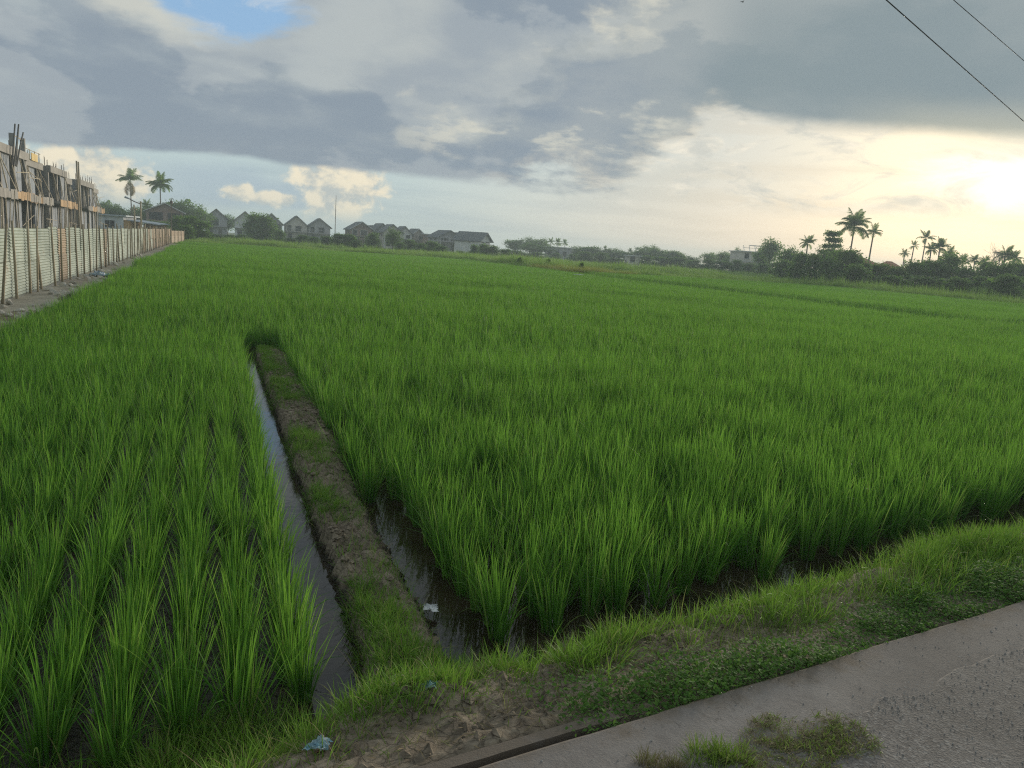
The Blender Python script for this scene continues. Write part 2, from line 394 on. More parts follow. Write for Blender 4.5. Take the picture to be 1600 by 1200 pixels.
# ---------------------------------------------------------------- ground, water, road
def terrain(x, y):
    x = np.asarray(x, float); y = np.asarray(y, float)
    u = x * D[0] + y * D[1]; v = x * V[0] + y * V[1]; s = x * RS[0] + y * RS[1]; n = x * RN[0] + y * RN[1]
    f1 = fbm(x, y, 1.7, 4, 3); f2 = fbm(x, y, 7.0, 4, 11); f3 = fbm(x, y, 22.0, 3, 23)
    h = -0.075 + 0.02 * f1 + 0.012 * f2
    left = sst(0.47, 0.36, v)
    h = h * (1 - left) + left * (0.016 + 0.022 * f1 + 0.018 * f2)
    h = h - 0.09 * sst(0.36, 0.46, v + 0.05 * f2 + 0.04 * f1) * sst(0.80, 0.70, v)
    vb = v + 0.05 * f1 + 0.045 * f2
    bund = (0.14 + 0.075 * f2 + 0.05 * f1 + 0.055 * f3) * sst(0.685, 0.74, v + 0.045 * f2 + 0.03 * f3 + 0.03 * f1) - 0.21 * sst(0.93, 1.24, vb + 0.04 * f2 - 0.14 * sst(5.5, 9, u))
    bund = bund - 0.35 * sst(13.3, 14.4, u + 0.5 * f1 + 0.3 * f2)
    bund = np.where((v > 0.66) & (v < 1.5), bund, -1)
    edge = 2.97 + 0.035 * s * (s > 0) - 0.36 * sst(0.95, 0.0, s) + 0.16 * f1 + 0.05 * f2
    verge = 0.385 - 0.05 * sst(2.05, 2.4, n) + 0.022 * f2 + 0.02 * f3 + 0.02 * f1 - 0.46 * sst(-0.55, 0.06, n - edge) ** 1.15
    clod = 0.05 * np.exp(-(((x + 0.27) / 0.16) ** 2 + ((y - 2.78) / 0.12) ** 2)) * (1 + f3)
    h = np.maximum(np.maximum(h, bund), verge + clod)
    strip = 0.12 + 0.05 * f2 + 0.04 * f1 - 0.2 * sst(-3.75, -3.2, v + 0.15 * f1)
    h = np.where(v < -3.0, np.maximum(h, strip), h)
    slot = (s < 1.85) & (n < 2.045)
    h = np.where(slot, 0.32, h)
    h = np.where(n < 1.97, 0.27, h)
    return h
gx = np.arange(-10.5, 13.5, 0.042); gy = np.arange(0.6, 16.6, 0.042)
GX, GY = np.meshgrid(gx, gy); GZ = terrain(GX, GY)
ii = np.arange(len(gx) * len(gy)).reshape(len(gy), len(gx))
quads = np.stack([ii[:-1, :-1], ii[:-1, 1:], ii[1:, 1:], ii[1:, :-1]], -1).reshape(-1, 4)
cen_n = (GX[:-1, :-1] * RN[0] + GY[:-1, :-1] * RN[1]).ravel()
quads = quads[cen_n > 1.2]
tag(link('muddy_bank', mk('muddy_bank', np.stack([GX, GY, GZ], -1), quads, smooth_=True), M['mud']), kind='structure')

us = np.array([-700, -400, -120, -40, -12, 0, 6, 14, 20, 30, 45, 65.9, 66.1, 80, 97.9, 98.1, 120, 160, 240, 400, 700.0])
vs_ = np.array([-700, -400, -150, -60, -25, -6, -5.2, -3.25, -3.0, 0, 10, 20, 31.4, 31.6, 45, 60.0, 60.2, 90, 150, 300, 700.0])
UU, VV = np.meshgrid(us, vs_)
low_ = (UU > -1) & (UU < 98) & (VV > -3.2) & ((VV < 31.5) | ((UU < 66) & (VV < 60.1)))
ZZ = np.where(low_, -0.14, 0.05)
XY = UU[..., None] * D + VV[..., None] * V
nn = XY[..., 0] * RN[0] + XY[..., 1] * RN[1]
ZZ = np.where(nn < 14, np.minimum(ZZ, -0.2), ZZ)
ii = np.arange(UU.size).reshape(UU.shape)
quads = np.stack([ii[:-1, :-1], ii[:-1, 1:], ii[1:, 1:], ii[1:, :-1]], -1).reshape(-1, 4)
tag(link('ground', mk('ground', np.concatenate([XY, ZZ[..., None]], -1), quads), M['ground']), kind='structure')
def quad_uv(name, u0, u1, v0, v1, z, m):
    p = [uv(u0, v0), uv(u1, v0), uv(u1, v1), uv(u0, v1)]
    return tag(link(name, mk(name, [(*q, z) for q in p][::-1], [[0, 1, 2, 3]]), m), kind='structure')
quad_uv('water', -4, 97.5, -3.6, 31.2, 0.0, M['water'])
quad_uv('water', -4, 65.5, 31.9, 59.8, 0.10, M['water'])

# dirt strip along the foot of the fence, beyond the near bank
uu = np.concatenate([np.arange(10, 60, 0.35), np.arange(60, 101, 1.0)]); vv = np.linspace(-7.5, -3.15, 20)
UU, VV = np.meshgrid(uu, vv); XY = UU[..., None] * D + VV[..., None] * V
ZZ = 0.10 + 0.05 * fbm(XY[..., 0], XY[..., 1], 1.5, 4, 5) - 0.3 * sst(-3.6, -3.15, VV + 0.12 * fbm(UU, VV, 0.9, 3, 8))
ii = np.arange(UU.size).reshape(UU.shape)
quads = np.stack([ii[:-1, :-1], ii[:-1, 1:], ii[1:, 1:], ii[1:, :-1]], -1).reshape(-1, 4)
M['dirt'] = plain('pale_dirt', (0.33, 0.29, 0.23), (0.50, 0.45, 0.37), 1.2, 0.95, 0.6, 0.02, False, 0.15, 0)
tag(link('dirt_path', mk('dirt_path', np.concatenate([XY, ZZ[..., None]], -1), quads, smooth_=True), M['dirt']), kind='structure')

# road: concrete strip with a broken edge, stony asphalt laid over it
def ragged_slab(name, s0, s1, n0, n_edge, z0, z1, amp, freq, step, m, seed, rows=3):
    ss = np.arange(s0, s1, step)
    ne = n_edge + amp * fbm(ss, ss * 0 + seed, freq, 4, seed)
    vsl = []; fs = []
    for a, b in zip(ss, ne):
        for (n_, z_) in ((n0, z1), (b - 0.02, z1), (b, z1 - 0.012), (b + 0.004, z0)):
            vsl.append((*sn(a, n_), z_))
    for i in range(len(ss) - 1):
        for k in range(3): fs.append((i * 4 + k, (i + 1) * 4 + k, (i + 1) * 4 + k + 1, i * 4 + k + 1))
    return tag(link(name, mk(name, vsl, np.array(fs)[:, ::-1]), m), kind='structure')
ragged_slab('road', -14, 60, -3.2, 1.955, 0.1, 0.42, 0.014, 2.2, 0.05, M['concrete'], 4)
ragged_slab('road_asphalt', -14, 60, -3.0, 1.64, 0.415, 0.4255, 0.075, 3.0, 0.02, M['asphalt'], 9)
kb = MB()
ks = np.arange(-3.0, 1.72, 0.05)
for i, a in enumerate(ks[:-1]):
    e0 = 0.008 * fbm(a, 1.0, 6, 3, 2); e1 = 0.008 * fbm(ks[i + 1], 1.0, 6, 3, 2)
    p = [(*sn(a, 1.998 + e0), 0), (*sn(ks[i + 1], 1.998 + e1), 0), (*sn(ks[i + 1], 2.050 - e1), 0), (*sn(a, 2.050 - e0), 0)]
    kb.add([(q[0], q[1], 0.2) for q in p] + [(q[0], q[1], 0.402) for q in p],
           [(4, 5, 6, 7), (0, 1, 5, 4), (2, 3, 7, 6)] + ([(3, 0, 4, 7)] if i == 0 else []) + ([(1, 2, 6, 5)] if i == len(ks) - 2 else []))
tag(kb.build('drain_kerb', M['concrete']), kind='structure')

# ---------------------------------------------------------------- rice
def blades(base, azi, L, W, th, kap, segs, twist=None, wbase=0.55):
    N = len(L); tw = twist if twist is not None else np.zeros(N)
    pos = np.array(base, float).copy(); P_ = [pos.copy()]
    for k in range(segs):
        tm = (k + 0.5) / segs; ang_ = th + kap * tm ** 1.5
        d_ = np.stack([np.sin(ang_) * np.cos(azi), np.sin(ang_) * np.sin(azi), np.cos(ang_)], -1)
        pos = pos + d_ * (L / segs)[:, None]; P_.append(pos.copy())
    side = np.stack([-np.sin(azi + tw), np.cos(azi + tw), np.zeros(N)], -1)
    rows = []
    for k in range(segs):
        t = k / segs; w = W * (1 - t ** 2.4) * min(1.0, wbase + t * 1.8)
        rows += [P_[k] - side * (w / 2)[:, None], P_[k] + side * (w / 2)[:, None]]
    rows.append(P_[segs])
    nv = 2 * segs + 1
    Vt = np.stack(rows, 1).reshape(-1, 3); off = (np.arange(N) * nv)[:, None]
    q = [off + np.array([2 * k, 2 * k + 1, 2 * k + 3, 2 * k + 2]) for k in range(segs - 1)]
    Q = np.stack(q, 1).reshape(-1, 4) if q else np.zeros((0, 4), int)
    T = off + np.array([2 * segs - 2, 2 * segs - 1, 2 * segs])
    return Vt, Q, T, nv
def clump_mesh(name, nb, segs, Lr, W, spread, base_r, rg, tilt=0.0):
    r = base_r * np.sqrt(rg.random(nb)); a = rg.random(nb) * 2 * math.pi
    azi = a + rg.normal(0, 0.8, nb)
    base = np.stack([r * np.cos(a), r * np.sin(a), np.full(nb, -0.03)], -1)
    L = rg.uniform(*Lr, nb) * (1 - 0.22 * (rg.random(nb) < 0.3))
    th = np.abs(rg.normal(0, spread, nb)) * (0.45 + 0.9 * r / base_r); kap = np.abs(rg.normal(0.10, 0.24, nb))
    drp = rg.random(nb) < 0.11; kap = np.where(drp, rg.uniform(0.9, 2.0, nb), kap)
    Vt, Q, T, nv = blades(base, azi, L, W * rg.uniform(0.75, 1.2, nb), th, kap, segs, rg.uniform(-1.2, 1.2, nb), 0.45)
    return mk(name, Vt, Q, T, np.repeat(rg.random(nb), nv))
NEAR = [clump_mesh('rice_plant', 78, 5, (0.37, 0.61), 0.0094, 0.145, 0.062, np.random.default_rng(100 + i)) for i in range(8)]
MIDM = [clump_mesh('rice_mid', 40, 3, (0.40, 0.61), 0.0130, 0.20, 0.075, np.random.default_rng(200 + i)) for i in range(6)]
def tile_mesh(name, size, npl, nb, segs, Lr, W, seed, spread=0.22, hvar=0.0):
    rg = np.random.default_rng(seed); g = int(math.sqrt(npl)); st = size / g
    cx, cy = np.meshgrid((np.arange(g) + 0.5) * st - size / 2, (np.arange(g) + 0.5) * st - size / 2)
    cx = (cx + rg.uniform(-st * 0.35, st * 0.35, cx.shape)).ravel(); cy = (cy + rg.uniform(-st * 0.35, st * 0.35, cy.shape)).ravel()
    n = len(cx) * nb; ci = np.repeat(np.arange(len(cx)), nb); a = rg.random(n) * 2 * math.pi
    hs = 1 + hvar * rg.normal(0, 1, len(cx))
    base = np.stack([cx[ci] + 0.06 * np.cos(a), cy[ci] + 0.06 * np.sin(a), np.full(n, -0.03)], -1)
    L = rg.uniform(*Lr, n) * np.clip(hs[ci], 0.4, 1.8)
    Vt, Q, T, nv = blades(base, a + rg.normal(0, 0.4, n), L, W * rg.uniform(0.7, 1.2, n), np.abs(rg.normal(0, spread, n)), np.abs(rg.normal(0.1, 0.25, n)), segs, rg.uniform(-1.3, 1.3, n), 0.5)
    return mk(name, Vt, Q, T, np.repeat(rg.random(n), nv))
FARM = [tile_mesh('rice_far', 2.0, 64, 13, 2, (0.42, 0.62), 0.030, 300 + i) for i in range(4)]

def in_rice(u, v, x, y):
    s = x * RS[0] + y * RS[1]; n = x * RN[0] + y * RN[1]
    leftp = (v < 0.41) & (n > 3.02 - 0.30 * sst(0.95, 0.0, s) + 0.05 * fbm(x, y, 2, 2, 4))
    rightp = (v > 1.38 - 0.26 * sst(3.9, 6.0, u) + 0.10 * fbm(x, y, 1.1, 2, 6)) & (n > 3.16 + 0.045 * np.clip(s, 0, 40))
    past = u > 14.25
    ok = (leftp | rightp | past) & (v > -3.05 + 0.10 * fbm(x, y, 0.7, 2, 9)) & (n > 3.0)
    main = ok & (v < 31.0) & (u < 97)
    second = ok & (v > 31.9) & (v < 59) & (u < 64 + 2 * fbm(x, y, 0.1, 2, 7)) & (n > 3.2)
    return main | second
def wedge(x, y, lim=0.86, back=2.0): return np.abs(x) < (y + back) * lim
uu = np.arange(1.0, 40, 0.205); vv = np.concatenate([0.36 - 0.243 * np.arange(0, 15)[::-1], 1.20 + 0.262 * np.arange(0, 120)])
UU, VV = np.meshgrid(uu, vv); UU = UU + np.where(np.arange(len(vv)) % 2, 0.11, 0)[:, None]
jit = np.where(VV < 0.5, 0.022, 0.055)
UU = UU + rng.normal(0, 1, UU.shape) * jit; VV = VV + rng.normal(0, 1, UU.shape) * jit * 0.8
# past the end of the bund the rows close up
fill_u, fill_v = np.meshgrid(np.arange(14.4, 40, 0.225), np.array([0.60, 0.80, 1.0]))
UU = np.concatenate([UU.ravel(), fill_u.ravel() + rng.normal(0, 0.03, fill_u.size)]); VV = np.concatenate([VV.ravel(), fill_v.ravel() + rng.normal(0, 0.03, fill_v.size)])
PX = UU * D[0] + VV * V[0]; PY = UU * D[1] + VV * V[1]
ok = in_rice(UU, VV, PX, PY) & wedge(PX, PY) & (np.hypot(PX, PY) < 38) & (rng.random(PX.shape) > 0.012)
PX, PY, VV_ = PX[ok], PY[ok], VV[ok]
PZ = np.where(VV_ > 31.5, 0.13, 0.0)
sx, sy, dep = to_px(PX, PY, np.full_like(PX, 0.3))
vis = (dep > 0.5) & (sx > -30) & (sx < 1630) & (sy < 1290)
order = np.argsort(np.where(vis, dep, 1e9)); first = order[:300]
hmod = (1.0 + 0.17 * fbm(PX, PY, 0.45, 3, 31)) * np.where(VV_ < 0.5, 0.80, 0.93) ** sst(16, 6, np.hypot(PX, PY))
def ordinal(k):
    k = max(k, 0); w = ('first', 'second', 'third', 'fourth', 'fifth', 'sixth', 'seventh', 'eighth', 'ninth', 'tenth', 'eleventh', 'twelfth', 'thirteenth', 'fourteenth', 'fifteenth', 'sixteenth', 'seventeenth', 'eighteenth', 'nineteenth', 'twentieth')
    return w[k] if k < 20 else '%dth' % (k + 1)
src = []
for k, i in enumerate(first):
    left = VV_[i] < 0.5
    o = link('rice_plant', NEAR[k % 8], M['rice'], None, (PX[i], PY[i], 0.0), (rng.normal(0, 0.03), rng.normal(0, 0.03), rng.random() * 6.28))
    sc_ = hmod[i] * rng.uniform(0.86, 1.12); o.scale = (sc_ * rng.uniform(0.9, 1.15),) * 2 + (sc_,)
    row = int(round((0.36 - VV_[i]) / 0.243)) if left else int(round((VV_[i] - 1.20) / 0.262))
    if left: tag(o, 'bushy rice plant in the %s straight row from the narrow water channel' % ordinal(row), 'rice plant', 'rice plants in rows on the fence side of the channel')
    else: tag(o, 'rice plant in the flooded plot, %s row counted from the brown bund' % ordinal(row), 'rice plant', 'rice plants along the flooded edge of the larger plot')
    if k < 8: src.append(o)
rest = np.setdiff1d(np.arange(len(PX)), first)
dist = np.hypot(PX[rest], PY[rest])
near_i = rest[dist < 13]; mid_i = rest[dist >= 13]

def scatter(name, groups, m, label=None):
    """one object: instances of small meshes at given points"""
    pts = []; idx = []; rot = []; scl_ = []; srcs = []
    for meshes, (x, y, z), sc3, ra in groups:
        k0 = len(srcs); srcs += meshes
        n = len(x); pts.append(np.stack([x, y, z], -1)); idx.append(k0 + rng.integers(0, len(meshes), n)); rot.append(ra); scl_.append(sc3)
    pts = np.concatenate(pts); idx = np.concatenate(idx).astype(np.int32); rot = np.concatenate(rot); scl_ = np.concatenate(scl_)
    me = mk(name, pts)
    a = me.attributes.new('idx', 'INT', 'POINT'); a.data.foreach_set('value', idx)
    a = me.attributes.new('rot', 'FLOAT_VECTOR', 'POINT'); a.data.foreach_set('vector', np.ascontiguousarray(rot, np.float32).ravel())
    a = me.attributes.new('scl', 'FLOAT_VECTOR', 'POINT'); a.data.foreach_set('vector', np.ascontiguousarray(scl_, np.float32).ravel())
    o = link(name, me, m)
    g = bpy.data.node_groups.new(name, 'GeometryNodeTree')
    g.interface.new_socket('Geometry', in_out='INPUT', socket_type='NodeSocketGeometry')
    g.interface.new_socket('Geometry', in_out='OUTPUT', socket_type='NodeSocketGeometry')
    gi = g.nodes.new('NodeGroupInput'); go = g.nodes.new('NodeGroupOutput'); jn = g.nodes.new('GeometryNodeJoinGeometry')
    def na(nm, typ):
        n = g.nodes.new('GeometryNodeInputNamedAttribute'); n.data_type = typ; n.inputs['Name'].default_value = nm
        return next(s for s in n.outputs if s.enabled and s.name == 'Attribute')
    ai, ar, as_ = na('idx', 'INT'), na('rot', 'FLOAT_VECTOR'), na('scl', 'FLOAT_VECTOR')
    for k, sm in enumerate(srcs):
        if not sm.materials: sm.materials.append(m)
        so = bpy.data.objects.new(sm.name, sm)
        oi = g.nodes.new('GeometryNodeObjectInfo'); oi.inputs['Object'].default_value = so; oi.inputs['As Instance'].default_value = True
        cp = g.nodes.new('FunctionNodeCompare'); cp.data_type = 'INT'; cp.operation = 'EQUAL'
        ints = [s for s in cp.inputs if s.type == 'INT']
        g.links.new(ai, ints[0]); ints[1].default_value = k
        ip = g.nodes.new('GeometryNodeInstanceOnPoints')
        g.links.new(gi.outputs[0], ip.inputs['Points']); g.links.new(cp.outputs[0], ip.inputs['Selection'])
        g.links.new(oi.outputs['Geometry'], ip.inputs['Instance'])
        g.links.new(ar, ip.inputs['Rotation']); g.links.new(as_, ip.inputs['Scale'])
        g.links.new(ip.outputs[0], jn.inputs[0])
    g.links.new(jn.outputs[0], go.inputs[0])
    md = o.modifiers.new('scatter', 'NODES'); md.node_group = g
    return o
def rots(n, tilt=0.03): return np.stack([rng.normal(0, tilt, n), rng.normal(0, tilt, n), rng.random(n) * 6.283], -1)
def scs(n, h, a=0.88, b=1.12):
    s = h * rng.uniform(a, b, n); w = s * rng.uniform(0.9, 1.15, n); return np.stack([w, w, s], -1)
# far tiles
tu, tv = np.meshgrid(np.arange(25, 97, 1.9), np.arange(-3.05 + 0.9, 59.5, 1.9)); tu = tu.ravel(); tv = tv.ravel()
tx = tu * D[0] + tv * V[0]; ty = tu * D[1] + tv * V[1]
ok = in_rice(tu, tv, tx, ty) & in_rice(tu, tv + 0.75, tx, ty) & wedge(tx, ty) & (np.hypot(tx, ty) >= 36.8) & ~((tv > 30.0) & (tv < 32.9)) & (tu < 96)
tx, ty, tz = tx[ok], ty[ok], np.where(tv[ok] > 31.5, 0.13, 0.0)
far_r = np.stack([np.zeros(len(tx)), np.zeros(len(tx)), HEAD * -1 + rng.integers(0, 4, len(tx)) * math.pi / 2 + rng.normal(0, 0.1, len(tx))], -1)
hf = 1.0 + 0.17 * fbm(tx, ty, 0.12, 3, 31)
ef = (UU > 0)
bx_u = np.concatenate([np.arange(20, 97, 0.35)] * 4); bx_v = np.concatenate([np.full(220, q) for q in (30.1, 30.75, 32.0, 32.6)])
bxx = bx_u * D[0] + bx_v * V[0]; byy = bx_u * D[1] + bx_v * V[1]; okb = (np.hypot(bxx, byy) > 36) & ~((bx_v > 31.5) & (bx_u > 64)); bxx, byy, bzz = bxx[okb], byy[okb], np.where(bx_v[okb] > 31.5, 0.13, 0.0)
rice = scatter('rice_field', [
    (NEAR, (PX[near_i], PY[near_i], PZ[near_i]), scs(len(near_i), hmod[near_i]), rots(len(near_i))),
    (MIDM, (PX[mid_i], PY[mid_i], PZ[mid_i]), scs(len(mid_i), hmod[mid_i]), rots(len(mid_i))),
    (MIDM, (bxx, byy, bzz), scs(len(bxx), np.full(len(bxx), 1.05), 0.9, 1.2), rots(len(bxx))),
    (FARM, (tx, ty, tz), scs(len(tx), hf, 0.95, 1.05), far_r)], M['rice'])
tag(rice, 'dense green rice crop filling the wide field', 'rice crop', kind='stuff')

# ---------------------------------------------------------------- grasses, weeds and gravel near the road
def blade_stuff(name, x, y, L, W, th, kap, segs, m, azi=None, lift=0.0, z=None):
    n = len(x); z = terrain(x, y) if z is None else z
    azi = rng.random(n) * 6.283 if azi is None else azi
    Vt, Q, T, nv = blades(np.stack([x, y, z - 0.01 + lift], -1), azi, L, W, th, kap, segs, rng.uniform(-1.2, 1.2, n), 0.6)
    return tag(link(name, mk(name, Vt, Q, T, np.repeat(rng.random(n), nv)), m), kind='stuff')
def tufts(cx, cy, nb, rad, Lr, hs=None):
    """blades fanning out of tuft centres"""
    n = len(cx) * nb; ci = np.repeat(np.arange(len(cx)), nb); a = rng.random(n) * 6.283; r = rad * np.sqrt(rng.random(n))
    x = cx[ci] + r * np.cos(a); y = cy[ci] + r * np.sin(a)
    L = rng.uniform(*Lr, n) * (hs[ci] if hs is not None else 1)
    th = np.clip(r / rad * 0.55 + rng.normal(0, 0.16, n), 0.02, 1.3); kap = np.abs(rng.normal(0.55, 0.45, n))
    return x, y, L, th, kap, a + rng.normal(0, 0.5, n)
def rand_sn(n, s0, s1, n0, n1):
    s = rng.uniform(s0, s1, n); q = rng.uniform(n0, n1, n); p = s[:, None] * RS + q[:, None] * RN
    return s, q, p[:, 0], p[:, 1]
# tall grass along the top of the bank
s, n_, x, y = rand_sn(5200, -1.5, 11, 2.05, 3.12)
dens = np.where(s > 1.75, sst(2.16, 2.55, n_ + 0.14 * fbm(x, y, 1.3, 3, 41)) * (1 - 0.8 * sst(2.9, 3.12, n_)),
       np.where(s < 1.05, sst(2.2, 2.55, n_ + 0.30 * fbm(x, y, 1.6, 3, 42)), sst(2.32, 2.6, n_ + 0.25 * fbm(x, y, 1.6, 3, 43))))
v_ = x * V[0] + y * V[1]
dens = dens * np.where((v_ > 0.45) & (v_ < 0.66) & (n_ > 2.82), 0.0, 1.0)
keep = rng.random(len(s)) < dens * (0.15 + 1.0 * sst(-0.2, 0.25, fbm(x, y, 2.6, 3, 44)))
x, y, s, n_ = x[keep], y[keep], s[keep], n_[keep]
hs = (0.75 + 0.5 * sst(-0.3, 0.5, fbm(x, y, 1.0, 2, 45))) * np.where(s > 1.9, 0.92, 0.85)
bx, by, L, th, kap, a = tufts(x, y, 18, 0.065, (0.08, 0.25), hs)
blade_stuff('verge_grass', bx, by, L, rng.uniform(0.003, 0.0058, len(bx)), th, kap, 4, M['grass'], a)
s, n_, x, y = rand_sn(1300, 0.3, 10, 2.3, 3.08); k = rng.random(len(s)) < sst(-0.25, 0.3, fbm(x, y, 1.8, 3, 47)) * np.where((s > 0.9) & (s < 1.8) & (n_ < 2.6), 0.1, 1.0); x, y = x[k], y[k]; n = len(x)
blade_stuff('arching_grass', x, y, rng.uniform(0.15, 0.28, n), rng.uniform(0.003, 0.0055, n), rng.uniform(0.05, 0.6, n), rng.uniform(0.4, 1.9, n), 6, M['grass'])
s, n_, x, y = rand_sn(1500, 0.3, 10, 2.2, 3.05); n = len(x)
blade_stuff('dead_straw', x, y, rng.uniform(0.10, 0.28, n), rng.uniform(0.002, 0.004, n), rng.uniform(0.2, 1.3, n), rng.uniform(0.1, 1.2, n), 4, M['dry'])
# low turf under it
s, n_, x, y = rand_sn(42000, -0.6, 10, 2.06, 3.05)
keep = rng.random(len(s)) < np.where((s > 0.95) & (s < 1.8), 0.42, 0.85) * sst(2.1, 2.5, n_ + 0.25 * fbm(x, y, 2.0, 3, 52)) + 0.03
x, y = x[keep], y[keep]; n = len(x)
blade_stuff('low_turf', x, y, rng.uniform(0.03, 0.09, n), rng.uniform(0.003, 0.005, n), rng.uniform(0.1, 1.2, n), rng.uniform(0, 1.0, n), 2, M['grass2'])
# brown thatch on the bare parts of verge and bund
s, n_, x, y = rand_sn(9000, -3, 10, 2.08, 2.9)
keep = rng.random(len(s)) < 0.25 + 0.6 * ((s > 0.6) & (s < 2.6) & (n_ < 2.7)); x, y = x[keep], y[keep]
u_ = rng.uniform(2.9, 14, 4500); v_ = rng.uniform(0.75, 1.2, 4500)
x = np.concatenate([x, u_ * D[0] + v_ * V[0]]); y = np.concatenate([y, u_ * D[1] + v_ * V[1]])
k = terrain(x, y) > 0.035; x, y = x[k], y[k]; n = len(x)
blade_stuff('dry_thatch', x, y, rng.uniform(0.03, 0.11, n), rng.uniform(0.0025, 0.0055, n), rng.uniform(0.9, 1.62, n), rng.uniform(-0.1, 0.5, n), 2, M['dry'], lift=0.012)
# grass on the bund
u_ = 2.7 + 11.6 * rng.random(4200) ** 1.1; v_ = rng.uniform(0.68, 1.22, 4200); x = u_ * D[0] + v_ * V[0]; y = u_ * D[1] + v_ * V[1]
dens = (0.95 * sst(1.0, 0.80, v_) + 0.12) * sst(-0.10, 0.18, fbm(x, y, 1.1, 3, 61) + 0.10) + 0.05
k = (rng.random(len(x)) < dens) & (terrain(x, y) > 0.04); x, y = x[k], y[k]
bx, by, L, th, kap, a = tufts(x, y, 22, 0.07, (0.04, 0.13))
blade_stuff('bund_grass', bx, by, L, rng.uniform(0.0028, 0.005, len(bx)), th * 1.2, kap, 3, M['grass'], a)
# creeping broad-leaved weeds at the road edge
s, n_, x, y = rand_sn(95000, 1.1, 9.5, 1.94, 2.5)
dens = sst(2.38, 2.10, n_ + 0.16 * fbm(x, y, 1.4, 3, 71)) * sst(1.25, 1.95, s + 0.5 * fbm(x, y, 2.0, 3, 72)) * (0.35 + 0.65 * sst(-0.25, 0.1, fbm(x, y, 2.4, 3, 73)))
k = rng.random(len(x)) < dens; x, y = x[k], y[k]; n = len(x)
z = np.maximum(terrain(x, y), 0.39) + rng.random(n) ** 1.5 * 0.055 * (0.6 + 0.8 * sst(-0.2, 0.3, fbm(x, y, 2.4, 3, 73)))
a = rng.random(n) * 6.283; ti = rng.normal(0, 0.45, n); l = rng.uniform(0.0055, 0.0125, n)
du = np.stack([np.cos(a) * np.cos(ti), np.sin(a) * np.cos(ti), np.sin(ti)], -1); dv = np.stack([-np.sin(a), np.cos(a), rng.normal(0, 0.3, n)], -1)
c = np.stack([x, y, z], -1); lo = l[:, None]
Vt = np.stack([c - du * lo, c - dv * lo * 0.62 + du * lo * 0.1, c + du * lo, c + dv * lo * 0.62 + du * lo * 0.1], 1).reshape(-1, 3)
tag(link('creeping_weeds', mk('creeping_weeds', Vt, np.arange(n * 4).reshape(-1, 4), None, np.repeat(rng.random(n), 4)), M['weed']), kind='stuff')
# matted grass growing on the road
ca = gp(1255, 1165, 0.44); ax = RS
t_ = rng.random(9000) * 6.283; r_ = np.sqrt(rng.random(9000))
ou = r_ * np.cos(t_) * 0.33; on = r_ * np.sin(t_) * 0.20
x = ca[0] + ou * RS[0] + on * RN[0]; y = ca[1] + ou * RS[1] + on * RN[1]
k = rng.random(len(x)) < sst(1.0, 0.35, r_ + 0.9 * fbm(x, y, 6, 4, 81)) * (0.25 + sst(-0.3, 0.2, fbm(x, y, 18, 3, 83))); x, y = x[k], y[k]; n = len(x)
blade_stuff('matted_road_grass', x, y, rng.uniform(0.012, 0.034, n), rng.uniform(0.002, 0.004, n), rng.uniform(0.7, 1.55, n), rng.uniform(0, 0.7, n), 2, M['dry'], z=np.full(n, 0.437))
k = rng.random(n) < 0.45; x2, y2 = x[k] + 0.005, y[k]; n2 = len(x2)
blade_stuff('green_road_grass', x2, y2, rng.uniform(0.012, 0.036, n2), rng.uniform(0.002, 0.004, n2), rng.uniform(0.4, 1.5, n2), rng.uniform(0, 0.8, n2), 2, M['grass2'], z=np.full(n2, 0.438))
cb = gp(1128, 1186, 0.43)
bx, by, L, th, kap, a = tufts(cb[0] + rng.normal(0, 0.045, 22), cb[1] + rng.normal(0, 0.028, 22), 26, 0.03, (0.03, 0.08))
blade_stuff('tuft_on_road', bx, by, L, rng.uniform(0.0025, 0.0042, len(bx)), th * 1.3, kap, 3, M['grass2'], a, z=np.full(len(bx), 0.43))
cb = gp(1035, 1196, 0.43)
bx, by, L, th, kap, a = tufts(cb[0] + rng.normal(0, 0.05, 14), cb[1] + rng.normal(0, 0.02, 14), 24, 0.025, (0.02, 0.06))
blade_stuff('dry_tuft_on_road', bx, by, L, rng.uniform(0.002, 0.004, len(bx)), th * 1.4, kap, 2, M['dry'], a, z=np.full(len(bx), 0.43))
# loose gravel and soil clods
ico_v = np.array([(0, 0, 1), (1, 0, 0), (0, 1, 0), (-1, 0, 0), (0, -1, 0), (0, 0, -1)], float); ico_t = np.array([(0, 1, 2), (0, 2, 3), (0, 3, 4), (0, 4, 1), (5, 2, 1), (5, 3, 2), (5, 4, 3), (5, 1, 4)])
def pebbles(name, x, y, z, size):
    n = len(x); R_ = size[:, None, None] * (ico_v[None] * rng.uniform(0.55, 1.25, (n, 6, 3))); a = rng.random(n) * 6.283
    rx = R_[..., 0] * np.cos(a)[:, None] - R_[..., 1] * np.sin(a)[:, None]; ry = R_[..., 0] * np.sin(a)[:, None] + R_[..., 1] * np.cos(a)[:, None]
    Vt = np.stack([rx + x[:, None], ry + y[:, None], R_[..., 2] * 0.7 + z[:, None]], -1).reshape(-1, 3)
    T = (ico_t[None] + (np.arange(n) * 6)[:, None, None]).reshape(-1, 3)
    return tag(link(name, mk(name, Vt, None, T), M['pebble']), kind='stuff')
s, n_, x, y = rand_sn(30000, 0.2, 5.5, 0.6, 1.72)
dens = 0.25 + 0.75 * np.exp(-((n_ - 1.60 - 0.05 * fbm(s, n_, 1.5, 3, 91)) / 0.10) ** 2)
k = rng.random(len(x)) < dens * (0.3 + 0.9 * sst(-0.3, 0.3, fbm(x, y, 3, 3, 92))); x, y = x[k], y[k]
